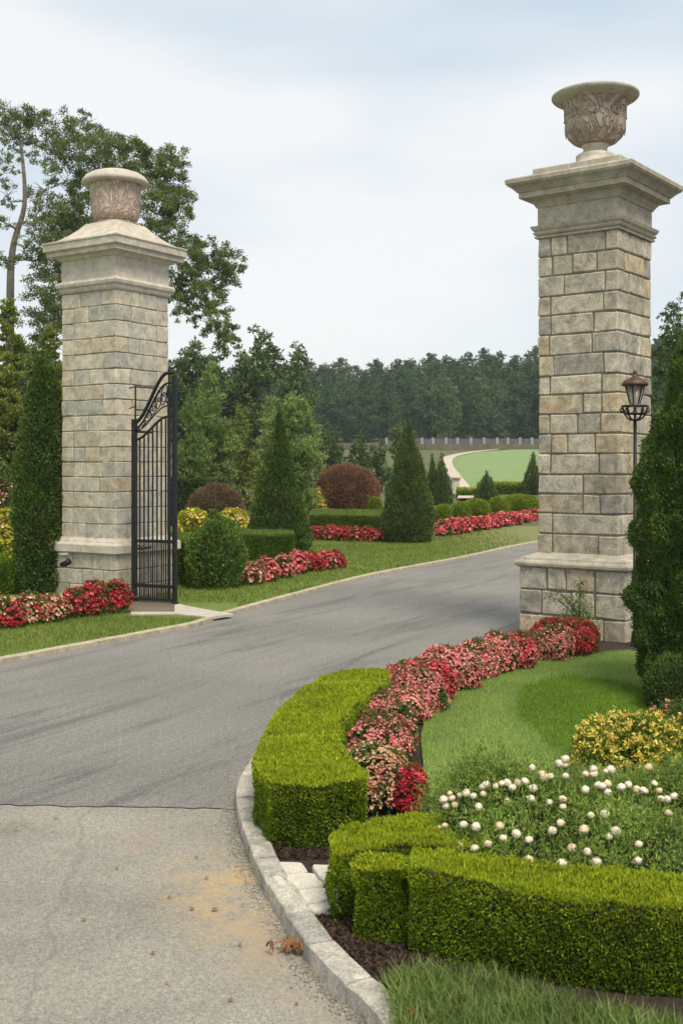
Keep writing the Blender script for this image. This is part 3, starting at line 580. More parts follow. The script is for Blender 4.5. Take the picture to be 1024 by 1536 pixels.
# ------------------------------------------------------------------ lamp post
lx, ly = (951.6-512)*13.55/F, 13.55
lp = empty('lamp_post', (lx, ly, .05), 0, 'black iron lamp post with basket and red domed hood against the right pillar', 'lamp')
zz = lambda py: CAMZ-(py-H0)*ly/F-.05
Geo().tube([(0, 0, 0), (0, 0, .12), (0, 0, .14), (0, 0, zz(630))], [.05, .045, .024, .020], 10).build('pole', M['iron'], lp)
g = Geo(); zb, zt = zz(630), zz(609)
for r_, z_ in ((.155, zt), (.12, (zt+zb)/2-.01), (.06, zb)): g.tube([(r_*math.cos(q), r_*math.sin(q), z_) for q in np.linspace(0, 6.283, 25)], .009, 5)
for k in range(10):
    a = k*.628; g.tube([(r_*math.cos(a), r_*math.sin(a), z_) for r_, z_ in ((.02, zb), (.09, zb+.02), (.14, zb+.09), (.155, zt))], .008, 5)
    g.tube([((.155+.02*math.sin(q))*math.cos(a+.1*math.cos(q)), (.155+.02*math.sin(q))*math.sin(a+.1*math.cos(q)), zt-.05+.03*math.cos(q)) for q in np.linspace(0, 6.28, 9)], .006, 4)
g.build('basket', M['iron'], lp)
Geo().lathe([(0, zt-.02), (.06, zt-.01), (.062, zt+.02), (.055, zt+.03), (.115, zz(578)), (0, zz(578))], 24).build('glass', M['glass'], lp)
g = Geo()
for k in range(6): a = k*1.047; g.bar((.058*math.cos(a), .058*math.sin(a), zt+.02), (.118*math.cos(a), .118*math.sin(a), zz(578)), .012)
g.build('cage', M['iron'], lp)
Geo().lathe([(.0, zz(579)), (.15, zz(579)), (.158, zz(576)), (.13, zz(571)), (.07, zz(567)), (.03, zz(564)), (.018, zz(561)), (.03, zz(559)), (.02, zz(556)), (0, zz(554))], 28).build('hood', M['copper'], lp)

exec_plants = True
# ------------------------------------------------------------------ clipped plants
def hedge(name, poly, z0, z1, label, cat='hedge', group=None, L=.020, cov=2.2, round_=.045, new_lit_top=True, side='hedge', topm='hedge_new_lit', wob=.022, seed=1):
    A = np.array(poly, float); c = A.mean(0); A = A-c; area2 = np.sum(A[:, 0]*np.roll(A[:, 1], -1)-np.roll(A[:, 0], -1)*A[:, 1])
    if area2 < 0: A = A[::-1]
    W = L*.42; g = Geo(); h = z1-z0; n = len(A); ins = L*1.0+wob*1.9+.01
    # solid inside
    T = np.roll(A, -1, 0)-A; Ln = np.linalg.norm(T, axis=1); Nn = np.column_stack([T[:, 1], -T[:, 0]])/Ln[:, None]; Nv = Nn+np.roll(Nn, 1, 0); Nv /= np.linalg.norm(Nv, axis=1)[:, None]+1e-9
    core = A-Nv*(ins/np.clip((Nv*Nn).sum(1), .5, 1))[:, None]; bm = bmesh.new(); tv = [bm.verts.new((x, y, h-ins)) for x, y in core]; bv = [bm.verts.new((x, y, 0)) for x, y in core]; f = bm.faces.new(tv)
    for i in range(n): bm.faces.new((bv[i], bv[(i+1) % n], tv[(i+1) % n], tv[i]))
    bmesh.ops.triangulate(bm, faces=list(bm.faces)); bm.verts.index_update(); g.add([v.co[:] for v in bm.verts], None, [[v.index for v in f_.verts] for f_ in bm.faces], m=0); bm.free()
    den = cov/(L*W*.5)
    # sides
    per = Ln.sum(); k = int(per*h*den); s = _rng.uniform(0, per, k); ci = np.concatenate([[0], np.cumsum(Ln)]); i = np.clip(np.searchsorted(ci, s)-1, 0, n-1); f_ = ((s-ci[i])/Ln[i])[:, None]
    ef = np.clip(1-np.minimum(f_, 1-f_)*Ln[i][:, None]/.06, 0, 1); nrm = Nn[i]*(1-ef)+np.where(f_ < .5, Nv[i], Nv[(i+1) % n])*ef; nrm /= np.linalg.norm(nrm, axis=1)[:, None]; z = _rng.uniform(0, h, k); xy = A[i]+T[i]*f_
    P = np.column_stack([xy, z]); w = noise(P+seed, 9, seed)*wob+noise(P+seed, 30, seed+5)*wob*.6-.004; inset = np.clip(round_-(h-z), 0, round_)**2/round_*.8
    P[:, :2] += nrm*(w-inset-L*.5+_rng.uniform(-.6, .2, k)*L)[:, None]
    P[:, :2] -= nrm*(np.clip(noise(P+seed, 14, seed+8)-.75, 0, 1)*L*3.5)[:, None]
    D = np.column_stack([nrm*.8, np.full(k, .55)])+_rng.normal(size=(k, 3))*.5
    nm = (z > h-.05-.25*h*_rng.random(k)) & (_rng.random(k) < .55) if new_lit_top else np.zeros(k, bool); nm |= _rng.random(k) < (.10 if new_lit_top else 0)  # upper sides share the brighter top colour: fresh tips and painted skylight
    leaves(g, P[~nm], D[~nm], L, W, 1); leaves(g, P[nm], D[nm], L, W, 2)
    # top
    lo, hi = A.min(0), A.max(0); k = int((hi-lo).prod()*den*.9); xy = _rng.uniform(lo, hi, (k, 2)); xy = xy[inside(xy, [tuple(q) for q in A])]; k = len(xy)
    P = np.column_stack([xy, np.full(k, h-L*.6)]); P[:, 2] += noise(P+seed, 8, seed+2)*wob*.8+noise(P+seed, 28, seed+3)*wob*.5+_rng.uniform(-.5, .4, k)*L
    D = np.column_stack([_rng.normal(size=(k, 2))*.35, np.ones(k)])+0; nm = (_rng.random(k) < .86) if new_lit_top else np.zeros(k, bool)
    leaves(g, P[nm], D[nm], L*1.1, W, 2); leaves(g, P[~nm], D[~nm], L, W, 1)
    q = np.flatnonzero(_rng.random(k) < .012); leaves(g, P[q]+np.array([0, 0, L*.3]), D[q]+_rng.normal(size=(len(q), 3))*.25, L*2.1, W*.8, 2 if new_lit_top else 1)
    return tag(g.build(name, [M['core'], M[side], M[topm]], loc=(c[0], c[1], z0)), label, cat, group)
def pix(pts, z): return [at(x, y, z) for x, y in pts]
HT = .43
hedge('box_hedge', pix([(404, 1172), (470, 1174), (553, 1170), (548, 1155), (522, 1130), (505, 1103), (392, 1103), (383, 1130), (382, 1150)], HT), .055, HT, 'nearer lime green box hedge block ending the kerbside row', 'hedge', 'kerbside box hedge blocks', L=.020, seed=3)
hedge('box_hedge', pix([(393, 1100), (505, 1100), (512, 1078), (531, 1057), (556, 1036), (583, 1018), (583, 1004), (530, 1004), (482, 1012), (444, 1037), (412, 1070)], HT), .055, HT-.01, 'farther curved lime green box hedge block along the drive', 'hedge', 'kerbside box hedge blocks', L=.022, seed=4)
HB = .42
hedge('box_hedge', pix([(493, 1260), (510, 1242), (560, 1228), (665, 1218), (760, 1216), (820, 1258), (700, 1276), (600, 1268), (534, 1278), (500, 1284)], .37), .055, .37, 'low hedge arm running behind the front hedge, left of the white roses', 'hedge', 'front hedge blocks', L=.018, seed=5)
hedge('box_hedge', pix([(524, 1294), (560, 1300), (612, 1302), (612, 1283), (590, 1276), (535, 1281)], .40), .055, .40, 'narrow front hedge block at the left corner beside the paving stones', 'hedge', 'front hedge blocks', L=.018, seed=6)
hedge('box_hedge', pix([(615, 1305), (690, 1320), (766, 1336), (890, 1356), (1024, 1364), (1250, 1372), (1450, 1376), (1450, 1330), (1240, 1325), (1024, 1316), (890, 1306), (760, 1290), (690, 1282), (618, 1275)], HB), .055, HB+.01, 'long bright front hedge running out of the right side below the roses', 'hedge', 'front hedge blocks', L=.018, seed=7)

def body(prof, N_area=None):
    z = np.array([p[1] for p in prof]); r = np.array([p[0] for p in prof]); return r, z
def clipped(name, base, prof, label, cat, leaf='thuja', L=.03, W=None, cov=2.0, wob=.04, ws=5, up=.7, jit=.45, group=None, seed=1, m2=None, f2=0, blob=None, foliage_name='foliage', trunk=False, depthj=.8, parent=None, squash=(1, 1)):
    """a clipped body of revolution: dark inside and leaf sprays all over"""
    W = W or L*.45; r = np.array([p[0] for p in prof]); z = np.array([p[1] for p in prof]); ds = np.hypot(np.diff(r), np.diff(z)); ar = math.pi*(r[1:]+r[:-1])*ds
    den = cov/(L*W*.5); k = int(ar.sum()*den); cc = np.concatenate([[0], np.cumsum(ar)]); s = _rng.uniform(0, cc[-1], k); i = np.clip(np.searchsorted(cc, s)-1, 0, len(ar)-1); f = (s-cc[i])/ar[i]
    rr = r[i]*(1-f)+r[i+1]*f; zz_ = z[i]*(1-f)+z[i+1]*f; nr = np.diff(z)[i]/ds[i]; nz_ = -np.diff(r)[i]/ds[i]; th = _rng.uniform(0, 2*math.pi, k)
    C, S = np.cos(th), np.sin(th); P = np.column_stack([rr*C, rr*S, zz_]); Nn = np.column_stack([nr*C, nr*S, nz_])
    w = noise(P+seed*3.1, ws, seed)*wob+noise(P+seed, ws*3.3, seed+1)*wob*.6+noise(P+seed, ws*7, seed+2)*wob*.3; dj = _rng.uniform(-1, .25, k)*L*depthj
    st = (_rng.random(k) < .07)*_rng.uniform(.2, 1.1, k)*L; P = P+Nn*(w-L*.4+dj+st)[:, None]; P[:, 2] = np.maximum(P[:, 2], 0.01); D = Nn*.7+np.array([0, 0, up])+_rng.normal(size=(k, 3))*jit
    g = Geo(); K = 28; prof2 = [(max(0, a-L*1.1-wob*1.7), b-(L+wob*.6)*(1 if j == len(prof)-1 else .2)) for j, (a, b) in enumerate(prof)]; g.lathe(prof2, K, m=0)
    if leaf in ('thuja', 'thuja_blue') and m2 is None: m2, f2 = 'thuja_lite', .22
    if m2 is not None and f2:
        q = _rng.random(k) < f2
        leaves(g, P[~q], D[~q], L, W, 1); leaves(g, P[q], D[q], L, W, 2); mats = [M['core'], M[leaf], M[m2]]
    else: leaves(g, P, D, L, W, 1); mats = [M['core'], M[leaf]]
    g.V = [v*np.array([squash[0], squash[1], 1]) for v in g.V]
    o = g.build(name, mats, loc=base) if parent is None else g.build(name, mats, parent)
    return tag(o, label, cat, group) if parent is None else o
def cone(w, h, foot=.85, belly=.22, p=1.15, tip=.04):
    out = [(w*foot*.9, 0), (w*foot, .03*h)]
    for k in range(0, 13): t = k/12; zt_ = belly+(1-belly)*t; out.append((max(tip*(1-t**6), w*(1-t**p)), zt_*h))
    out.insert(2, (w*(foot+1)/2, belly*.5*h)); out[-1] = (0.0, h); return out
def dome(w, h, q=.5): return [(w*.82, 0), (w*.93, .12*h)]+[(w*math.cos(a)**.8 if a < 1.55 else 0, h*(.35+.65*math.sin(a))) for a in np.linspace(0, math.pi/2, 9)]
def place(cx, by, wpx, ty, z=.055, deeper=0):
    """base point, half width and height of something whose foot is seen at (cx, by), wpx wide, top at ty"""
    if by < 792 and z == .055: return placeh(cx, by, wpx, ty)
    Y0 = (CAMZ-z)*F/(by-H0); w = wpx/2*Y0/F; Y = Y0+w*.75+deeper; w = wpx/2*Y/F; return ((cx-512)*Y/F, Y, z), w, CAMZ-(ty-H0)*Y/F-z
def placeh(cx, by, wpx, ty):
    q = hill(cx, by); w = wpx/2*q[1]/F; return (q[0], q[1], G(q[1])), w, CAMZ-(ty-H0)*q[1]/F-G(q[1])

# big column conifer by the right pillar
b = ((1062-512)*10.5/F, 10.5, .055); sc = 10.5/F
prof = [(95*sc, 0), (108*sc, .15)]+[(r_*.96*sc, CAMZ-(y_-H0)*10.5/F-.055) for r_, y_ in ((117, 960), (116, 880), (110, 800), (102, 720), (90, 650), (76, 590), (58, 535), (38, 490), (20, 455), (0, 430))]
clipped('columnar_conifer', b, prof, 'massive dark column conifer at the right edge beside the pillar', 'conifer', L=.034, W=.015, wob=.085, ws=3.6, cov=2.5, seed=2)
b, w, h = place(1032, 1075, 130, 985); clipped('globe_conifer', b, dome(w, h), 'low rounded dark conifer bush at the foot of the right column conifer', 'bush', L=.03, wob=.03, seed=5)
b, w, h = place(64, 893, 82, 528, .05); clipped('columnar_conifer', b, [(w*.85, 0), (w*.97, .1*h), (w, .3*h), (w*.95, .5*h), (w*.82, .68*h), (w*.62, .82*h), (w*.35, .93*h), (.08, .985*h), (0, h)], 'dark pointed column conifer left of the pale pillar', 'conifer', L=.055, wob=.05, cov=2.0, seed=8)
# cones in the middle
b, w, h = place(418, 832, 99, 606); clipped('cone_conifer', b, cone(w, h, .9, .12, .95), 'tall slender dark cone conifer, left of the two large cones', 'conifer', L=.06, wob=.05, seed=9, group='cone conifers')
b, w, h = place(612, 815, 80, 628); clipped('cone_conifer', b, cone(w, h, .88, .16, 1.25), 'large broad clipped cone conifer in the middle of the garden', 'conifer', leaf='thuja_blue', L=.06, wob=.035, seed=10, group='cone conifers')
b, w, h = place(648, 757, 30, 680); clipped('cone_conifer', b, cone(w, h, .9, .15, 1.1), 'small cone conifer of the close pair, left one', 'conifer', leaf='thuja_blue', L=.10, wob=.06, seed=11, group='cone conifers')
b, w, h = place(662, 757, 34, 681); clipped('cone_conifer', b, cone(w, h, .9, .15, 1.1), 'small cone conifer of the close pair, right one', 'conifer', leaf='thuja_blue', L=.10, wob=.06, seed=12, group='cone conifers')
b, w, h = place(729, 752, 37, 706); clipped('cone_conifer', b, cone(w, h, .9, .2, 1.2), 'short stubby clipped cone on the low hedge by the field', 'conifer', leaf='thuja_blue', L=.10, wob=.05, seed=13, group='cone conifers')
b, w, h = place(799, 742, 30, 678); clipped('cone_conifer', b, cone(w, h, .9, .18, 1.1), 'narrow cone conifer half hidden by the right pillar', 'conifer', leaf='thuja_blue', L=.10, wob=.06, seed=14, group='cone conifers')
b, w, h = place(322, 884, 84, 762); clipped('conifer_bush', b, cone(w, h, .95, .34, 2.1), 'short feathery green conifer bush behind the open gate', 'bush', leaf='thuja_lite', L=.055, wob=.07, ws=7, seed=15)
# hedges and domes in the middle
ZL = .05
def hedgeb(pts, zt, label, L=.04, side='hedge', new_lit_top=True, **k): return hedge('box_hedge', pix(pts, zt), .05, zt, label, 'hedge', 'garden hedges', L=L, side=side, new_lit_top=new_lit_top, **k)
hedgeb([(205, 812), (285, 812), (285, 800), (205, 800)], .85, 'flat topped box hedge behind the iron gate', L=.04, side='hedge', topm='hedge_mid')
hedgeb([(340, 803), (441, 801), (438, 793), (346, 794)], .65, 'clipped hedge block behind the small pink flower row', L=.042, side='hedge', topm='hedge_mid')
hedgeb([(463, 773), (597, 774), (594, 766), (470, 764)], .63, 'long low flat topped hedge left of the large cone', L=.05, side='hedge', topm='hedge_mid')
hedge('garden_hedge', [(-9, 41), (-4.2, 41), (-4.2, 43), (-9, 43)], .05, 1.75, 'dark tall hedge behind the brown dome bush', 'hedge', L=.1, side='dark_leaf', topm='thuja', new_lit_top=False)
for cx, by, wp, ty, lab in ((562, 770, 24, 745, 'small bright box ball left of the large cone'), (664, 782, 30, 756, 'leftmost bright box ball of the low row right of the cone'), (690, 781, 32, 753, 'second bright box ball from the cone'), (713, 779, 42, 749, 'largest bright box ball, middle of the low row'),
                            (745, 776, 36, 747, 'bright box ball just right of the row middle'), (780, 772, 62, 742, 'wide bright box mound beside the right pillar')):
    b, w, h = place(cx, by, wp, ty); clipped('box_ball', b, dome(w, h), lab, 'bush', leaf='hedge', L=.06, wob=.03, seed=int(cx), m2='hedge_new_lit', f2=.35, group='clipped box balls')
q = hill(700, 748); hedge('box_hedge', [(q[0]-.4, q[1]), (q[0]+.45, q[1]), (q[0]+.45, q[1]+1.5), (q[0]-.4, q[1]+1.5)], q[2], q[2]+.5, 'short bit of yellow green hedge below the field, beside the path', 'hedge', 'garden hedges', L=.11)
q = hill(776, 742); hedge('box_hedge', [(q[0]-1.3, q[1]), (q[0]+1.6, q[1]+.8), (q[0]+1.6, q[1]+2.5), (q[0]-1.3, q[1]+1.7)], q[2], q[2]+.62, 'yellow green hedge below the field next to the narrow cone', 'hedge', 'garden hedges', L=.11)
b, w, h = place(520, 767, 97, 697); clipped('copper_dome_bush', b, dome(w, h), 'large copper red dome bush beyond the flat hedge', 'bush', leaf='copperleaf', L=.08, wob=.06, seed=20, m2='tawny', f2=.15)
b, w, h = place(323, 790, 84, 725); clipped('tawny_dome_bush', b, dome(w, h), 'tawny brown dome bush behind the yellow flowers', 'bush', leaf='tawny', L=.08, wob=.06, seed=21)

# ------------------------------------------------------------------ flower mounds: leaves, and blossoms as a part
def flowers(base, w, h, label, pal, fl=.6, L=.03, sz=.022, seed=1, name='flower_mound', cat='flowers', group=None, leaf='bedleaf', wob=.05, ws=8):
    e = empty(name, base, 0, label, cat, group)
    clipped('foliage', None, dome(w, h), None, None, leaf=leaf, L=L, wob=wob, ws=ws, seed=seed, parent=e, cov=1.6)
    ar = math.pi*w*(w+2*h)*.75; n = int(ar*fl*2.6/(sz*sz*.8)); th = _rng.uniform(0, 6.283, n); u = _rng.uniform(0.02, 1, n)**.8; zr = .10+.90*u
    a = np.arcsin(np.clip((zr-.35)/.65, 0, 1)); rr = np.where(zr < .35, w*(.88+.12*zr/.35), w*np.cos(a)**.8); P = np.column_stack([rr*np.cos(th), rr*np.sin(th), zr*h])
    Nn = np.column_stack([np.cos(th)*np.cos(a), np.sin(th)*np.cos(a), np.sin(a)*1.1+.15]); Nn = unit(Nn)
    P += Nn*(noise(P+seed*3.1, ws, seed)*wob+noise(P+seed, ws*3.3, seed+1)*wob*.5+_rng.uniform(-.3, .6, n)*sz)[:, None]
    keep = noise(P+seed, 16, seed+9)+_rng.normal(size=n)*.35 > (-.62 if fl > .5 else -.05); P, Nn = P[keep], Nn[keep]; n = len(P)
    mi = _rng.choice(len(pal), n, p=np.array([q[1] for q in pal])/sum(q[1] for q in pal)); g = Geo()
    # patches of the same colour hang together
    if len(pal) > 1: mi = np.where(noise(P+seed*5, 9, seed+4)+_rng.normal(size=n)*.5 > .1, mi, 0)
    for k in range(len(pal)):
        q = mi == k; Pk, Nk = P[q], Nn[q]
        if not len(Pk): continue
        # five petals spread round each blossom, built as one island
        m_ = len(Pk); Nk = unit(Nk+_rng.normal(size=Nk.shape)*.35); s_ = unit(np.cross(Nk, _rng.normal(size=Nk.shape))); t_ = np.cross(Nk, s_); R_ = (sz*.55*(1+.35*_rng.uniform(-1, 1, m_)))[:, None]
        V = [Pk-Nk*R_*.25]
        for j in range(10):
            an = j*.6283; rad = 1.0 if j % 2 == 0 else .62; V.append(Pk+(s_*math.cos(an)+t_*math.sin(an))*R_*rad+Nk*R_*(.25 if j % 2 == 0 else .0))
        V = np.stack(V, 1).reshape(-1, 3); b0 = np.arange(m_)[:, None]*11; T = np.concatenate([np.column_stack([b0, b0+1+j, b0+1+(j+1) % 10]) for j in range(10)]); g.add(V, None, T, m=k)
    o = g.build('blossoms', [M[q[0]] for q in pal], e); o['kind'] = 'stuff'; return e
PK = [('pinkleaf', 6), ('hotpink', 2), ('cream', 2)]; CR = [('redleaf', 7), ('hotpink', 2)]; HP = [('hotpink', 5), ('pinkleaf', 4)]; MX = [('pinkleaf', 4), ('cream', 3), ('hotpink', 1)]
z6 = lambda x, y: (340+x/1.8286, 900+y/1.8286)
rows = [  # zoom coordinates: x0, x1, top, foot, palette, share of blossom, label
 (835, 1003, 48, 160, CR, .8, 'crimson flower mound at the foot of the right pillar, last of the curved row'),
 (838, 950, 76, 172, MX, .75, 'green flower mound with sparse pink blossoms just before the last crimson one'),
 (745, 852, 80, 196, HP, .8, 'vivid pink flower mound, third from the right pillar'),
 (688, 800, 86, 208, PK, .7, 'pink flower mound with a rounded back where the row starts to narrow'),
 (625, 750, 115, 222, PK, .65, 'salmon pink flower mound halfway along the curved row'),
 (530, 690, 128, 255, PK, .65, 'broad salmon flower mound beyond the crimson one in the row'),
 (425, 560, 168, 262, HP, .65, 'pink flower mound touching the far end of the kerbside hedge'),
 (512, 622, 170, 286, [('hotpink', 5), ('redleaf', 4)], .85, 'deep magenta flower mound standing out at the bend of the row'),
 (440, 590, 195, 318, MX, .75, 'leafy flower mound with scattered coral blossoms at the bend of the row'),
 (408, 556, 236, 345, MX, .75, 'leafy coral flower mound just before the bend of the row'),
 (328, 500, 252, 385, PK, .7, 'large pink flower mound beside the middle of the kerbside hedge'),
 (310, 420, 310, 415, HP, .65, 'small bright pink flower mound pressed against the kerbside hedge'),
 (340, 504, 335, 455, PK, .7, 'dense coral pink flower mound behind the pale leafy one'),
 (316, 492, 395, 592, [('cream', 4), ('pinkleaf', 3), ('hotpink', 1)], .52, 'large leafy mound with few cream and pink blossoms at the near hedge end'),
 (448, 550, 458, 592, [('redleaf', 4), ('hotpink', 4)], .85, 'small crimson flower mound nearest the camera in the curved row')]
for i, (x0, x1, ty, fy, pal, fl, lab) in enumerate(rows):
    cx, t_ = z6((x0+x1)/2, ty); _, f_ = z6(0, fy); wp = (x1-x0)/1.8286; Y0 = (CAMZ-.06)*F/(f_-H0); w = wp/2*Y0/F; Y = Y0+w*.85; w = wp/2*Y/F; h = CAMZ-(t_-H0)*(Y+w*.2)/F-.06
    h = min(max(h, .28), .5); w *= 1.12
    flowers(((cx-512)*Y/F, Y, .055), w, h, lab, pal, fl, L=.026, sz=.021 if Y < 10 else .026, seed=50+i, group='flower mounds curving to the right pillar')
def mound(cx, by, wp, ty, pal, fl, lab, grp, sz, z=.05, L=.05, seed=1, name='flower_mound', cat='flowers', leaf='bedleaf', hill_=False):
    b, w, h = placeh(cx, by, wp, ty) if hill_ else place(cx, by, wp, ty, z); return flowers(b, w, h, lab, pal, fl, L=L, sz=sz, seed=seed, name=name, cat=cat, group=grp, leaf=leaf)
gl = 'flower shrubs in front of the left pillar'
mound(14, 944, 52, 895, [('redleaf', 4), ('cream', 5)], .7, 'cream and red flower shrub at the left edge of the photo', gl, .045, seed=101)
mound(46, 938, 50, 893, [('cream', 5), ('redleaf', 4)], .65, 'cream flower shrub with crimson patches, second from the left edge', gl, .045, seed=102)
mound(76, 934, 54, 890, [('cream', 3), ('redleaf', 5)], .6, 'mixed green and crimson flower shrub in the middle of the left bed', gl, .045, seed=103)
mound(108, 928, 44, 884, CR, .8, 'crimson flower shrub below the left pillar ledge', gl, .05, seed=104)
mound(138, 925, 50, 873, CR, .9, 'tallest crimson flower shrub in front of the left pillar', gl, .05, seed=105)
mound(171, 921, 40, 874, CR, .7, 'crimson flower shrub nearest the iron gate', gl, .05, seed=106)
gm = 'pink flower row beside the far lawn'
for i, (cx, by, wp, ty, pal, lab) in enumerate(((378, 878, 34, 846, MX, 'cream pink flower clump starting the short row by the conifer bush'), (401, 873, 32, 840, HP, 'bright pink flower clump, second of the short row'), (423, 868, 34, 836, PK, 'salmon pink flower clump, third of the short row'), (446, 862, 32, 831, HP, 'rosy flower clump in the middle of the short row'),
        (468, 858, 32, 828, CR, 'crimson flower clump, fifth of the short row'), (488, 855, 30, 827, HP, 'pink flower clump, next to last of the short row'), (505, 853, 26, 827, CR, 'small crimson flower clump ending the short row on the lawn'))):
    mound(cx, by, wp, ty, pal, .85, lab, gm, .06, seed=120+i)
gm2 = 'crimson flower row in front of the flat hedge'
for i in range(7):
    mound(476+i*19.2, 811+i*.5, 27, 790+i*.5, [CR, [('redleaf', 3), ('pinkleaf', 3)]][i % 2], .6, ['crimson flower clump at the left end below the flat hedge', 'pinkish flower clump, second below the flat hedge', 'crimson flower clump, third below the flat hedge', 'mixed pink flower clump at the middle below the flat hedge', 'dark crimson flower clump right of the middle below the flat hedge', 'pinkish flower clump, next to last before the large cone', 'crimson flower clump touching the large cone'][i], gm2, .075, seed=140+i, L=.06)
gm3 = 'pink flower row below the box balls'
l3 = ['coral flower clump starting beside the large cone', 'pink flower clump second from the large cone', 'coral flower clump third from the large cone', 'pink flower clump below the leftmost box balls', 'coral flower clump below the largest box ball', 'pink flower clump halfway to the right pillar', 'coral flower clump just past halfway to the right pillar', 'red flower clump third before the right pillar', 'pink flower clump second before the right pillar', 'coral flower clump meeting the right pillar']
for i in range(10):
    t = i/9; mound(664+t*136, 805-t*22, 25, 781-t*16, [HP, [('hotpink', 3), ('redleaf', 3)]][i % 2], .85, l3[i], gm3, .085, seed=160+i, L=.07)
# yellow shrubs
gy = 'yellow flowering shrubs in the far garden'
mound(472, 775, 48, 733, [('yellow', 5), ('chartreuse', 2)], .4, 'yellow shrub left of the copper dome', gy, .10, seed=180, L=.07, leaf='chartreuse')
mound(290, 806, 52, 764, [('yellow', 5), ('lemon', 2)], .35, 'yellow flower shrub behind the gate edge', gy, .08, seed=181, L=.06, leaf='chartreuse')
mound(350, 804, 50, 764, [('yellow', 4), ('cream', 3)], .35, 'cream yellow flower shrub left of the slender cone', gy, .08, seed=182, L=.06, leaf='chartreuse')
mound(8, 848, 34, 766, [('chartreuse', 5), ('cream', 2)], .7, 'variegated yellow green shrub at the left edge', 'shrubs at the left edge', .07, seed=183, L=.05, leaf='chartreuse')
b, w, h = place(4, 893, 44, 836, .05); clipped('round_bush', b, dome(w, h), 'green rounded bush at the left edge below the variegated shrub', 'bush', leaf='hedge', L=.05, wob=.05, seed=30)
mound(-4, 838, 54, 712, [('pinkleaf', 5), ('cream', 2)], .25, 'pink topped shrub highest at the left edge', 'shrubs at the left edge', .07, seed=184, L=.08)
# right foreground: yellow lantana-like shrub and little red flowers
def shrub_at(cx, by, wp, ty, **k): return place(cx, by, wp, ty, .06)
b, w, h = place(905, 1112, 44, 1082, .07); flowers(b, w, h, 'tiny loose plant with dark red blossoms on the oval lawn edge', CR, .3, L=.035, sz=.028, seed=192, name='red_flower_plant', cat='flowers', wob=.08, leaf='olive')

def shoots(g, P, D, ln, n_, L, W, m=0, droop=.25):
    """leafy shoots: each starts at P, runs along D and carries small leaves"""
    D = unit(D); k = len(P); ll = ln*_rng.uniform(.5, 1.5, k)
    for i in range(n_):
        t = (i+.5)/n_; c = P+D*(ll*t)[:, None]-np.array([0, 0, 1.])*(ll*droop*t*t)[:, None]; d = D*.7+_rng.normal(size=(k, 3))*.55*(1.2-t*.5); leaves(g, c, d, L*(1.15-.45*t), W*(1.1-.3*t), m, .4)
    return g
def loose_shrub(base, w, h, label, group, leafm, pal, n, ln, L, W, bl, sz, seed, cat='shrub'):
    e = empty('flowering_shrub', base, 0, label, cat, group); th = _rng.uniform(0, 6.283, n); u = _rng.uniform(-.1, 1, n); a = np.arcsin(np.clip(u, -.1, 1)); lump = 1+noise(np.column_stack([np.cos(th)*3, np.sin(th)*3, u*3]), 1.2, seed)*.10
    N_ = np.column_stack([np.cos(th)*np.cos(a), np.sin(th)*np.cos(a), np.sin(a)]); P = N_*np.array([w, w, h])*(lump*_rng.uniform(.70, .95, n))[:, None]; P[:, 2] = np.maximum(P[:, 2], .02)
    D = N_+np.array([0, 0, .7])+_rng.normal(size=(n, 3))*.3; g = Geo(); g.lathe([(w*.70, 0), (w*.72, h*.2), (w*.6, h*.45), (w*.3, h*.66), (0, h*.7)], 20, m=0); shoots(g, P, D, ln, 9, L, W, 1); g.build('foliage', [M['core'], M[leafm]], e)
    g = Geo(); q = _rng.random(n) < bl; T_ = P[q]+unit(D[q])*ln*_rng.uniform(.7, 1.05, (q.sum(), 1))
    for mi, mm in enumerate(pal):
        qq = _rng.integers(0, len(pal), len(T_)) == mi
        for _ in range(5): leaves(g, T_[qq]+_rng.normal(size=(qq.sum(), 3))*sz*.35, _rng.normal(size=(qq.sum(), 3))+np.array([0, 0, .6]), sz, sz*.7, mi)
    o = g.build('blossoms', [M[m_] for m_ in pal], e); o['kind'] = 'stuff'; return e
b, w, h = place(950, 1176, 170, 1088, .06); loose_shrub(b, w, h, 'yellow flowering shrub beside the oval lawn, behind the white roses', None, 'lime_leaf', ['yellow', 'yellow', 'lemon'], 2600, .12, .032, .015, .42, .026, 190)
b, w, h = place(1030, 1150, 130, 1066, .06); loose_shrub(b, w, h, 'greener yellow shrub at the right edge below the globe conifer', None, 'mid_leaf', ['yellow', 'pinkleaf'], 2200, .10, .034, .014, .22, .022, 191)
# white rose bush: foliage, stems, and every bloom
rb = empty('white_rose_bush', at(860, 1240, .3)+(.055,), 0, 'wide feathery rose bush covered with ivory round blooms behind the front hedge', 'rose bush'); rc = rb.location
rose_px = [(597, 263), (575, 280), (595, 284), (598, 325), (477, 296), (670, 318), (700, 300), (745, 308), (762, 303), (900, 293), (670, 375), (715, 360), (750, 355), (752, 386), (825, 358), (800, 366), (855, 375), (880, 378), (920, 352), (937, 378), (990, 398), (965, 410), (943, 408), (970, 460), (740, 462), (690, 468), (588, 408), (588, 437), (538, 420), (472, 408), (388, 417), (310, 356), (298, 364), (345, 362), (368, 352), (387, 350), (405, 366), (425, 348), (450, 345), (480, 370), (300, 390), (265, 397), (240, 388), (215, 395), (180, 388), (187, 406), (158, 410), (198, 430), (165, 434), (283, 437), (146, 514), (162, 506), (230, 502), (273, 510), (360, 505), (372, 550), (420, 536), (466, 556), (318, 572), (270, 588), (217, 580), (147, 566), (172, 564), (551, 524), (580, 495), (665, 520), (755, 545), (781, 526), (621, 588), (676, 600), (710, 637), (585, 640), (465, 632), (863, 572), (858, 633), (515, 318), (542, 325), (700, 318), (730, 362), (520, 330)]
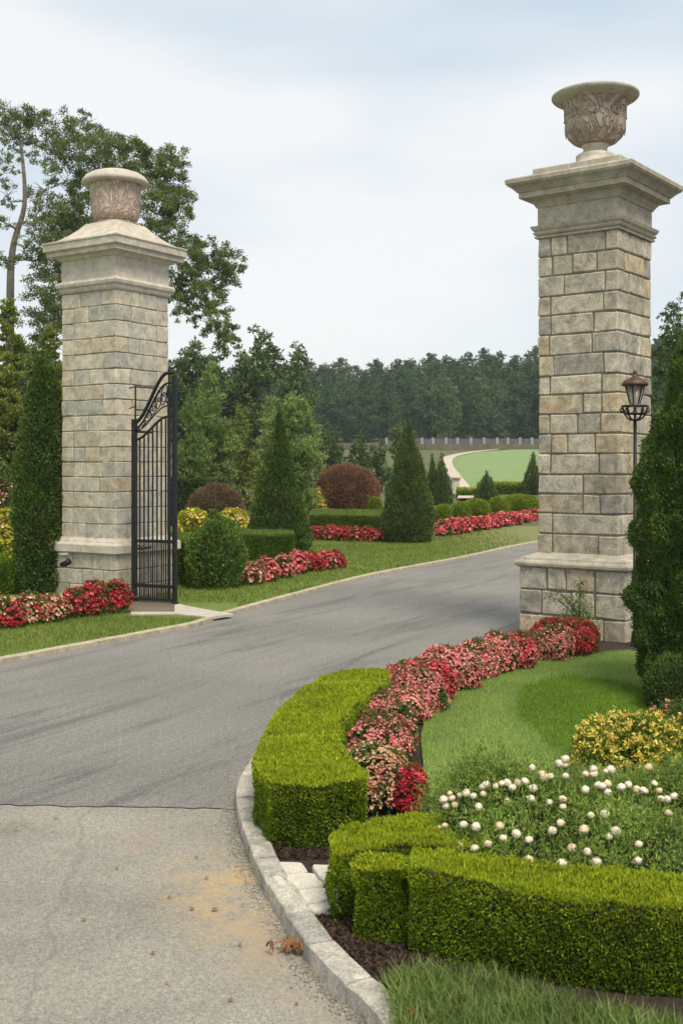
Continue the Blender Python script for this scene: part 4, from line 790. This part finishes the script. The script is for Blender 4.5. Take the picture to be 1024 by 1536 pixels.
def rose_pos(zx, zy):
    X, Yp = 600+zx/2.415, 1030+zy/2.415; 
    for y in np.arange(4.9, 6.6, .02):
        x = (X-512)*y/F; z = CAMZ-(Yp-H0)*y/F; hb = float(bush_h(np.array(x), np.array(y)))
        if hb > .1 and z < hb+.055+.035: break
        if y > 5.75 and z < .74: break
    return np.array([x-rc[0], y-rc[1], z-rc[2]])
# body of the bush: sprays over a long low mound
def bush_h(x, y):
    f0 = 5.03+.07*np.sin(x*3.1)+np.clip(.75-x, 0, 1)*1.2; a = np.clip((y-f0)/.72, 0, 1)**.5; b_ = np.clip(1-(y-5.85)/1.3, 0, 1)**.6; e_ = np.clip((x-.40)/.22, 0, 1)**.5*np.clip((3.1-x)/.4, 0, 1)**.5
    return (.12+.46*a)*b_*(1+.10*np.sin(x*7+y*2)*np.sin(y*6+x))*e_*(a > 0)
k = 150000; xy = np.column_stack([_rng.uniform(.4, 3.1, k), _rng.uniform(4.85, 7.15, k)]); keep = (xy[:, 1] < 6.1) | (_rng.random(k) < .4); xy = xy[keep]; hh = bush_h(xy[:, 0], xy[:, 1]); q_ = hh > .06; xy, hh = xy[q_], hh[q_]
P = np.column_stack([xy-np.array([rc[0], rc[1]]), hh-rc[2]+.055]); gy_ = (bush_h(xy[:, 0], xy[:, 1]+.03)-hh)/.03; gx_ = (bush_h(xy[:, 0]+.03, xy[:, 1])-hh)/.03; Nb = unit(np.column_stack([-np.clip(gx_, -3, 3), -np.clip(gy_, -3, 3), np.ones(len(P))]))
P += Nb*(noise(P, 5, 4)*.06+noise(P, 17, 6)*.045-.13*_rng.random(len(P))**.7)[:, None]; D = Nb*.5+np.array([0, 0, .75])+_rng.normal(size=(len(P), 3))*.42
g = Geo(); leaves(g, P[::6], D[::6], .034, .0065, 1, .6); shoots(g, (P-Nb*.06)[::9], (D+_rng.normal(size=D.shape)*.35)[::9], .14, 12, .021, .0075, 1, .3)
gx2, gy2 = np.meshgrid(np.linspace(.5, 3.0, 40), np.linspace(4.97, 7.0, 34)); Vc = np.column_stack([gx2.ravel()-rc[0], gy2.ravel()-rc[1], np.maximum(bush_h(gx2.ravel(), gy2.ravel())-.10, 0)-rc[2]+.055]); g.add(Vc, [(i*40+k_, i*40+k_+1, i*40+41+k_, i*40+40+k_) for i in range(33) for k_ in range(39)], m=0)
g.build('foliage', [M['core'], M['rosebush']], rb)
def rose_mesh(seed):
    r = np.random.default_rng(seed); g = Geo()
    # overlapping curled petals wrapped round a ball
    for ring, (n_, el, half, wd) in enumerate(((5, -.35, .62, .85), (5, .10, .58, .80), (5, .50, .52, .85), (4, .90, .45, .95), (3, 1.22, .36, 1.1))):
        for j in range(n_):
            a0 = 6.283*j/n_+ring*.8+r.uniform(-.2, .2); V = []; lift = r.uniform(.08, .28)
            for iu in range(6):
                for iv in range(5):
                    u, v = iu/5*2-1, iv/4; e_ = el-half+2*half*v*(1-.22*u*u); a = a0+u*wd*(1 if ring < 3 else 1.3); rr = .86+.03*ring+lift*v**3+.05*r.normal()*v-.10*abs(u)**2+r.uniform(-.01, .01); V.append((rr*math.cos(e_)*math.cos(a), rr*math.cos(e_)*math.sin(a), rr*math.sin(e_)*.93))
            g.add(V, [(i*5+k, i*5+k+1, i*5+5+k+1, i*5+5+k) for i in range(5) for k in range(4)], sm=True)
    g.lathe([(0, -.78), (.42, -.64), (.70, -.3), (.76, .0), (.66, .36), (.42, .62), (.2, .72), (0, .74)], 12)
    return g.mesh('rose', M['rose' if seed not in (2, 5) else 'rose_old'])
rmesh = [rose_mesh(i) for i in range(7)]
gs = Geo()
for i, (zx, zy) in enumerate(rose_px):
    p = rose_pos(zx, zy); o = bpy.data.objects.new('rose', rmesh[i % 7]); COL.objects.link(o); o.parent = rb; o.location = p; s = random.uniform(.017, .025)*(1.12 if zy > 460 else 1.0); o.scale = (s, s*random.uniform(.88, 1), s*random.uniform(.8, 1.0)); o.rotation_euler = (random.uniform(-.35, .35), random.uniform(-.35, .35), random.uniform(0, 6))
    gs.tube([p+np.array([random.uniform(-.08, .08), random.uniform(.05, .12), -.25]), p+np.array([random.uniform(-.02, .02), .02, -.12]), p+np.array([0, 0, -.015])], .0035, 5)
gs.build('stems', M['thuja_lite'], rb)

# long grass in the foreground corner and a red flower
gp = pix([(590, 1475), (640, 1462), (760, 1480), (880, 1520), (1024, 1545), (1024, 1640), (640, 1640), (600, 1560)], .08)
P = scatter(gp, 60000, .05); n = len(P); k = 9000; P = P[:16000]
D = np.column_stack([_rng.normal(size=(len(P), 2))*.5+np.array([-.15, -.1]), np.full(len(P), 1.)]); g = Geo(); leaves(g, P, D, .11, .0055, 0, .4, .22); tag(g.build('long_grass', M['tuft']), 'long blue green grass below the front hedge', 'grass', kind='stuff')
b, w, h = place(614, 1545, 24, 1520, .06); flowers(b, w*.9, .06, 'tiny crimson flower by the kerb in the foreground grass', CR, .8, L=.02, sz=.016, seed=199, name='red_flower_plant', cat='flowers', wob=.01)

# sapling against the right pillar base
sp_ = empty('climbing_plant', at(868, 962, .06)+(.055,), 0, 'thin leafy creeper climbing the base of the right pillar', 'plant'); g = Geo(); gl_ = Geo()
base = np.array([0, 0, 0.]); pts_l = []
for i, (dx, dz) in enumerate(((0, .75), (-.28, .62), (.10, .45), (-.12, .50), (.18, .28), (-.25, .3), (.05, .60), (-.38, .56))):
    tip = np.array([dx, .02*i-.05, dz]); path = [base, base*.5+tip*np.array([.15, .5, .5])+np.array([.03*math.sin(i), 0, 0]), tip*np.array([.55, 1, .85]), tip]; pp = spline(path, 5); g.tube(pp, np.linspace(.010, .003, len(pp)), 5)
    for q in pp[6:]:
        for _ in range(9): pts_l.append(np.array(q)+_rng.normal(size=3)*.035)
for _ in range(420): pts_l.append(np.array([_rng.normal()*.13, -.03+_rng.normal()*.05, abs(_rng.normal())*.16]))
P = np.array(pts_l); leaves(gl_, P, _rng.normal(size=P.shape)+np.array([0, 0, .5]), .04, .015); g.build('stems', M['bark'], sp_); gl_.build('foliage', M['thuja_lite'], sp_)

# ------------------------------------------------------------------ fallen leaves on the drive
lv = [(84, 1229, 'curled brown leaf near the seam at the left', .05), (176, 1303, 'small orange leaf in the middle of the pale drive', .04), (126, 1381, 'dark dry leaf low on the left of the pale drive', .045), (230, 1431, 'orange leaf below the middle of the pale drive', .045), (288, 1365, 'brown leaf left of the sandy stain', .05), (254, 1347, 'pale tan leaf above left of the sandy stain', .04),
      (322, 1366, 'dark curled leaf on the sandy stain', .06), (360, 1419, 'light orange leaf near the heap of dry leaves', .04), (346, 1502, 'orange leaf low in the foreground near the kerb', .045), (295, 1287, 'dark leaf near the kerb bend', .04), (310, 1318, 'brown leaf on the upper part of the sandy stain', .04), (381, 1341, 'pale leaf against the kerb by the stain', .035), (445, 1507, 'small dark leaf in the foreground by the kerb', .035), (250, 1476, 'faded leaf in the foreground, left of the orange one', .03), (81, 1248, 'small dark leaf just below the seam at the left', .035)]
for x, y, lab, s in lv:
    X, Y = at(x, y); V = []; a = random.uniform(0, 6); s *= .6
    for i in range(7):
        for j in range(3):
            t = i/6; wd = math.sin(t*3.14)**.8*.42*(j-1); V.append((s*(t-.5)*math.cos(a)-s*wd*math.sin(a), s*(t-.5)*math.sin(a)+s*wd*math.cos(a), s*(.12+.3*abs(wd)+.25*(t-.5)**2+.04*random.random())))
    Geo().add(V, [(i*3+j, i*3+j+1, i*3+3+j+1, i*3+3+j) for i in range(6) for j in range(2)], sm=True).build('fallen_leaf', M['deadleaf'], loc=(X, Y, .003)); o = COL.objects[-1]; tag(o, lab, 'leaf', 'fallen leaves on the drive')
hp = empty('dry_leaf_heap', at(436, 1430)+(.004,), 0, 'clump of curled dry brown leaves lying against the kerb', 'leaf heap'); g = Geo()
for i in range(16):
    a = random.uniform(0, 6.28); c = np.array([random.gauss(0, .05), random.gauss(0, .035), .012]); L = random.uniform(.06, .13); pts = []
    V = []
    for k in range(8):
        t = k/7; wd = math.sin(t*3.1)**.7*.012; cl = t*L; x = c[0]+math.cos(a)*(cl-L/2); y = c[1]+math.sin(a)*(cl-L/2)*.8; z = .010+.05*math.sin(t*3)*random.uniform(.3, 1)
        V += [(x-math.sin(a)*wd, y+math.cos(a)*wd, z), (x, y, z+.006), (x+math.sin(a)*wd, y-math.cos(a)*wd, z)]
    g.add(V, [(k*3+j, k*3+j+1, k*3+4+j, k*3+3+j) for k in range(7) for j in range(2)], sm=True)
g.build('leaves', M['deadleaf'], hp)

# ------------------------------------------------------------------ trees
def grow(trunk, clumps, r0, seed=1, twigs=0):
    """limbs reach each clump from the nearest point already grown"""
    g = Geo(); r = random.Random(seed); T = [np.array(p, float) for p in spline(trunk, 5)]; n = len(T); rad = [r0*(1-.88*i/(n-1)) for i in range(n)]; g.tube(T, rad, 8)
    nodes = list(zip(T[n//4:], rad[n//4:])); root = T[n//3]
    for c in sorted(clumps, key=lambda c: np.linalg.norm(np.array(c[0])-root)):
        p = np.array(c[0], float); best = min(nodes, key=lambda q: np.linalg.norm(q[0]-p)+(2.0 if q[0][2] > p[2]+1 else 0)); a, ra = best; d = np.linalg.norm(p-a)
        if d < .05: continue
        mid = (a+p)/2+np.array([r.gauss(0, .09), r.gauss(0, .09), r.uniform(.0, .14)])*d; pts = spline([a, mid, p], 4); k = len(pts); r1 = max(.012, min(ra*.7, .028*d+.02)); rr = np.linspace(r1, r1*.4, k); g.tube(pts, rr, 5, cap=False)
        nodes += [(np.array(q), w_) for q, w_ in zip(pts[1:], rr[1:])]
        for _ in range(twigs):
            b_ = np.array(pts[r.randint(1, k-1)]); e = b_+np.array([r.gauss(0, .5), r.gauss(0, .5), r.uniform(-.1, .7)])*c[1]; g.tube([b_, (b_+e)/2+np.array([0, 0, .05]), e], [.014, .01, .006], 3, cap=False)
    return g
def crown(clumps, L, W, per=1.0, seed=1, up=.1, flat=.75, narrow=False):
    r = np.random.default_rng(seed); g = Geo(); Ps, Ds = [], []
    for c, rad in clumps:
        n = int(14*per*rad*rad/(L*W)); sub = max(7, int(15*rad/.6)); sc_ = r.normal(size=(sub, 3)); sc_ = unit(sc_)*(r.uniform(.25, 1.1, sub)**.6)[:, None]*rad; sc_[:, 2] *= flat
        i = r.integers(0, sub, n); q = sc_[i]+unit(r.normal(size=(n, 3)))*(r.random(n)**.5)[:, None]*rad*np.array([.30, .30, .20]); Ps.append(q+np.array(c)); D = r.normal(size=(n, 3))+q/rad*.35; D[:, 2] += up; Ds.append(D)
    return leaves(g, np.concatenate(Ps), np.concatenate(Ds), L, W)
def tree(name, base, trunk, clumps, r0, label, leaf, L, W, per=1.0, bark='bark', seed=1, twigs=0, group=None, cat='tree', up=.1, flat=.75, rz=0):
    e = empty(name, base, 0, label, cat, group); grow(trunk, clumps, r0, seed, twigs).build('trunk', M[bark], e); crown(clumps, L, W, per, seed, up, flat).build('crown', M[leaf], e); return e
def rel(px, py, Y, b): x, y, z = atd(px, py, Y); return np.array([x-b[0], y-b[1], z-b[2]])
Z1 = lambda x, y: (x/2.56, 120+y/2.56)
YT = 38.; k1 = YT/F/2.56
b1 = ((22-512)*YT/F, YT, G(YT)); rr_ = random.Random(5)
def cl(lst, b, Y, kz=1.0, dy=1.6): return [(rel(*Z1(x, y), Y+rr_.uniform(-dy, dy), b), r*1.5*Y/F/2.56*kz) for x, y, r in lst]
c1 = cl([(15, 120, 45), (60, 150, 55), (110, 130, 40), (150, 190, 60), (200, 160, 50), (250, 200, 60), (320, 190, 50), (300, 260, 60), (250, 270, 50), (200, 260, 45), (350, 250, 50), (0, 320, 35), (10, 400, 30), (330, 130, 22), (40, 230, 40), (100, 250, 40), (180, 330, 35), (60, 320, 30), (20, 560, 30), (280, 330, 50), (150, 440, 35), (130, 540, 30), (240, 400, 50), (180, 480, 45), (40, 470, 25), (100, 640, 40), (150, 580, 45), (10, 200, 45), (130, 700, 40), (20, 700, 30)], b1, YT, 1.0)
tree('spreading_tree', b1, [rel(*Z1(40, 1700), YT, b1)*np.array([1, 1, 0]), rel(*Z1(40, 900), YT, b1), rel(*Z1(50, 650), YT, b1), rel(*Z1(95, 480), YT, b1), rel(*Z1(85, 280), YT, b1), rel(*Z1(60, 160), YT, b1)], c1, .17, 'tall airy tree with a bare grey trunk at the top left', 'spread', .085, .042, .48, 'bark_pale', 5, 14, up=.1)
b2 = ((118-512)*(YT+1)/F, YT+1, G(YT)); c2 = cl([(380, 230, 50), (420, 250, 50), (460, 280, 55), (520, 290, 50), (540, 260, 30), (590, 310, 55), (650, 310, 50), (670, 340, 40), (620, 370, 60), (570, 370, 50), (660, 400, 55), (690, 460, 45), (640, 460, 60), (580, 450, 55), (640, 520, 50), (560, 540, 50), (690, 520, 35), (620, 590, 50), (680, 610, 50), (740, 630, 45), (790, 670, 50), (850, 670, 40), (880, 700, 45), (920, 720, 28), (850, 740, 45), (800, 740, 45), (740, 710, 50), (690, 700, 50), (860, 790, 40), (800, 810, 45), (740, 790, 50), (690, 780, 45), (660, 830, 35), (720, 860, 42), (780, 870, 40), (840, 850, 40), (690, 900, 28), (850, 920, 38), (830, 960, 35), (880, 960, 35), (860, 1010, 40), (900, 1000, 25), (760, 920, 25), (330, 420, 60), (300, 500, 60), (260, 520, 60), (320, 560, 60), (230, 570, 60), (200, 640, 60), (270, 620, 60), (230, 720, 60), (190, 780, 70), (230, 820, 60), (180, 880, 70), (230, 920, 60), (160, 960, 60), (340, 340, 50), (420, 330, 60), (480, 370, 50)], b2, YT+1)
tree('spreading_tree', b2, [np.zeros(3), rel(*Z1(300, 1100), YT+1, b2), rel(*Z1(330, 800), YT+1, b2), rel(*Z1(400, 600), YT+1, b2), rel(*Z1(470, 400), YT+1, b2)], c2, .30, 'leafy tree arching its drooping branch out right behind the pale pillar', 'spread', .085, .045, .8, 'bark', 6, 3)

def blobtree(cx, ty, by_, wpx, Y, label, leaf, L, W, per=.8, nc=16, seed=1, shape='round', name='broadleaf_tree', up=.1, group=None, cat='tree', bark='bark'):
    b = ((cx-512)*Y/F, Y, G(Y)); topz = CAMZ-(ty-H0)*Y/F-b[2]; w = wpx/2*Y/F; r = random.Random(seed); lowz = max(.3, CAMZ-(by_-H0)*Y/F-b[2]); C = []
    for i in range(nc):
        t = (i+.5)/nc; z = lowz+(topz-lowz)*t
        if shape == 'cone': rad = w*(1-t)**.8+.08*w
        elif shape == 'flame': rad = w*math.sin(min(1, (1-t)*1.5+.05)*math.pi/2)**1.0*(1-.25*t)
        else: rad = w*math.sqrt(max(.05, 1-(2*t-.9)**2/1.25))
        for j in range(2 if t < .85 else 1):
            a = r.uniform(0, 6.28); cr_ = max(.25, rad*r.uniform(.38, .55)); d = max(0, rad-cr_)*r.uniform(.6, 1); C.append((np.array([d*math.cos(a), d*math.sin(a), min(z, topz-cr_*.5)]), cr_))
    return tree(name, b, [(0, 0, 0), (.05*w, 0, topz*.3), (-.04*w, .05*w, topz*.6), (0, 0, topz*.9)], C, max(.06, w*.07), label, leaf, L, W, per, bark, seed, 0, group, cat, up)
# left backdrop
gb_ = 'trees and tall shrubs behind the left pillar'
blobtree(15, 455, 900, 150, 30, 'tall olive feathery conifer at the left edge behind the column conifer', 'olive', .12, .045, 1.5, 34, 41, 'flame', 'feathery_conifer', 1.2, gb_)
blobtree(75, 490, 900, 110, 32, 'olive green feathery conifer between column conifer and pillar', 'olive', .12, .045, 1.5, 32, 42, 'flame', 'feathery_conifer', 1.2, gb_)
blobtree(60, 520, 900, 170, 50, 'dark broadleaf tree filling the gap behind the olive conifers', 'dark_leaf', .18, .09, 1.0, 26, 61, 'round', 'broadleaf_tree', .1, gb_)
blobtree(-40, 560, 900, 120, 27, 'dark green tree cut by the left edge', 'dark_leaf', .12, .06, .9, 16, 43, 'round', 'broadleaf_tree', .1, gb_)
blobtree(150, 560, 860, 150, 46, 'dark tree hidden behind the left pillar shaft', 'dark_leaf', .16, .08, .9, 16, 44, 'round', 'broadleaf_tree', .1, gb_)
gc_ = 'trees between the gate and the field'
blobtree(285, 508, 740, 120, 70, 'dark green tree behind the gate top', 'dark_leaf', .26, .13, .9, 16, 45, group=gc_)
blobtree(330, 516, 740, 90, 74, 'dark tree just right of the gate with a flat crown', 'dark_leaf', .26, .13, .9, 14, 46, group=gc_)
blobtree(386, 488, 740, 105, 72, 'tall dark broadleaf tree with the highest crown left of the wood', 'dark_leaf', .26, .13, .85, 18, 47, group=gc_)
blobtree(440, 512, 740, 90, 80, 'dark grey green tree where the far wood begins', 'dark_leaf', .28, .14, .85, 16, 48, group=gc_)
blobtree(315, 545, 760, 110, 44, 'feathery light green tree with a pointed top behind the gate', 'feather', .17, .05, .8, 20, 49, 'flame', 'feathery_tree', .8, gc_, bark='bark_pale')
blobtree(285, 600, 770, 90, 42, 'lower feathery green shrub tree right behind the gate posts', 'feather', .17, .05, .8, 16, 50, 'flame', 'feathery_tree', .8, gc_)
blobtree(362, 610, 770, 70, 46, 'darker feathery shrub between the two light trees', 'olive', .17, .05, .85, 14, 51, 'flame', 'feathery_tree', .6, gc_)
blobtree(440, 588, 765, 115, 47, 'rounded feathery light green tree behind the slender cone', 'feather', .18, .05, .8, 20, 52, 'round', 'feathery_tree', .9, gc_)
blobtree(405, 596, 760, 70, 50, 'feathery green tree peeping left over the slender cone', 'feather', .18, .05, .8, 16, 53, 'flame', 'feathery_tree', .8, gc_)
blobtree(490, 650, 765, 60, 68, 'low dark shrub at the right foot of the rounded feathery tree', 'mid_leaf', .16, .07, .85, 10, 54, 'round', 'shrub', .3, gc_, 'shrub')
blobtree(540, 650, 745, 62, 66, 'spiky grey green shrub behind the copper dome', 'mid_leaf', .22, .07, .8, 12, 55, 'flame', 'shrub', .6, gc_, 'shrub')
blobtree(572, 664, 745, 46, 64, 'grey green shrub left of the large cone top', 'mid_leaf', .2, .08, .8, 10, 56, 'round', 'shrub', .3, gc_, 'shrub')
blobtree(606, 628, 745, 50, 90, 'green tree peeping out behind the large cone', 'mid_leaf', .26, .12, .8, 10, 57, 'round', 'broadleaf_tree', .3, gc_)
blobtree(-120, 470, 900, 150, 36, 'dark tree beyond the left edge of the garden', 'dark_leaf', .15, .08, 1.0, 20, 62, 'round', 'broadleaf_tree', .1, gb_)
# right behind pillar
blobtree(1020, 438, 900, 100, 48, 'dark broadleaf tree showing right of the right pillar', 'dark_leaf', .17, .08, .8, 20, 58, 'round', 'broadleaf_tree', .2)
blobtree(985, 540, 900, 60, 60, 'dark tree low behind the right edge of the right pillar', 'dark_leaf', .2, .1, .8, 14, 59, 'round', 'broadleaf_tree', .2)

# the far wood: single trees, copied from a few kinds
def woodtree(seed, leaf):
    r = random.Random(seed); C = []
    for i in range(60):
        t = (i+.5)/60; z = .8+13*t; rad = 3.6*math.sqrt(max(.04, 1-(2*t-.85)**2/1.35)); a = r.uniform(0, 6.28); c_ = rad*r.uniform(.32, .5); d = max(0, rad-c_)*r.uniform(.55, 1); C.append((np.array([d*math.cos(a), d*math.sin(a), z]), max(c_, .6)))
    return tree('woodland_tree', (0, 0, 0), [(0, 0, 0), (.1, 0, 5), (0, .1, 9), (0, 0, 12)], C, .28, 'x', leaf, .34, .24, .85, 'bark', seed)
protos = [woodtree(201, 'wood_leaf'), woodtree(202, 'wood_leaf'), woodtree(203, 'wood_lite'), woodtree(204, 'wood_leaf')]
sky_y = lambda x: np.interp(x, [200, 330, 450, 500, 560, 600, 660, 700, 740, 770, 800, 900, 1100], [545, 545, 545, 538, 541, 532, 524, 529, 522, 526, 516, 512, 505])
used = [False]*4; rw = random.Random(77); wood_n = 0
near_lab = {'wood_leaf': 'dark broadleaf tree in the front rank of the far wood', 'wood_lite': 'lighter green tree in the front rank of the far wood'}
back_lab = {'wood_leaf': 'dark broadleaf tree in the rear rank of the far wood', 'wood_lite': 'lighter green tree topping the rear rank of the far wood'}
for rank in (0, 1, 2):
    Y = (182, 192, 204)[rank]; x = 40+rank*13
    while x < 1120:
        k = rw.choice([0, 1, 2, 3, 0, 1] if rank else [0, 1, 3, 0, 1, 2]); pr_o = protos[k]; Yy = Y+rw.uniform(-4, 4); gz = G(Yy); tz = CAMZ-(sky_y(x)+(0 if rank == 2 else 14 if rank == 1 else 36)+rw.uniform(-5, 8)-H0)*Yy/F
        o = pr_o if not used[k] else copy_tree(pr_o); used[k] = True; h = tz-gz; s = h/14.3
        o.location = ((x-512)*Yy/F, Yy, gz); o.rotation_euler = (0, 0, rw.uniform(0, 6.28)); o.scale = (s*rw.uniform(.9, 1.2), s*rw.uniform(.9, 1.2), s)
        nm = 'wood_lite' if k == 2 else 'wood_leaf'; lab = (near_lab if rank == 0 else back_lab)[nm] if rank != 1 else {'wood_leaf': 'dark broadleaf tree in the middle rank of the far wood', 'wood_lite': 'lighter green tree in the middle rank of the far wood'}[nm]
        tag(o, lab, 'tree', lab.replace('tree', 'trees').replace(' in ', ' of ', 1)); x += rw.uniform(21, 31)

# ------------------------------------------------------------------ far fence, wall cap, small things
fe = empty('far_fence', ((600-512)*168/F, 168, 5.2), 0, 'grey panel fence with pale posts along the foot of the far wood', 'fence'); g = Geo(); q0 = CAMZ-(668-H0)*168/F-5.2; q1 = CAMZ-(657-H0)*168/F-5.2; x_ = -2.
M['fpanel'] = plain('grey fence panel', (.10, .115, .115), .8, 2, .3); M['fpost'] = plain('pale fence post', (.27, .27, .25), .8, 2, .2)
Geo().box(-2.4, 40, -.05, .05, -.3, q1-.1).build('panels', M['fpanel'], fe)
for i in range(24): Geo().box(x_-.22, x_+.22, -.25, -.06, -.6, q1+.05, .03).build('post', M['fpost'], fe); x_ += 1.75+random.uniform(-.2, .2)
bx_, by2, bz_ = atd(683, 757, 60); o = Geo(); pd = empty('stone_pedestal', (atd(683, 757, 62)[0], 62, G(62)), 0, 'small tan stone pedestal standing beside the garden path', 'pedestal')
Geo().box(-.28, .28, -.28, .28, 0, .15, .02).box(-.2, .2, -.2, .2, .15, .85, .02).build('shaft', M['trim_pale'], pd); Geo().square([(.2, .84), (.3, .9), (.3, .97), (.2, 1.0)]).build('cap', M['trim_pale'], pd)

# ------------------------------------------------------------------ the air
hm = bpy.data.materials.new('haze'); hm.use_nodes = True; t = hm.node_tree; t.nodes.remove(t.nodes['Principled BSDF']); pv = t.nodes.new('ShaderNodeVolumePrincipled'); pv.inputs['Color'].default_value = (.86, .92, 1, 1); pv.inputs['Density'].default_value = .0004; pv.inputs['Anisotropy'].default_value = .2
t.links.new(pv.outputs[0], t.nodes['Material Output'].inputs['Volume'])
tag(Geo().box(-750, 750, -60, 1050, -3, 40).build('haze', hm), kind='stuff')
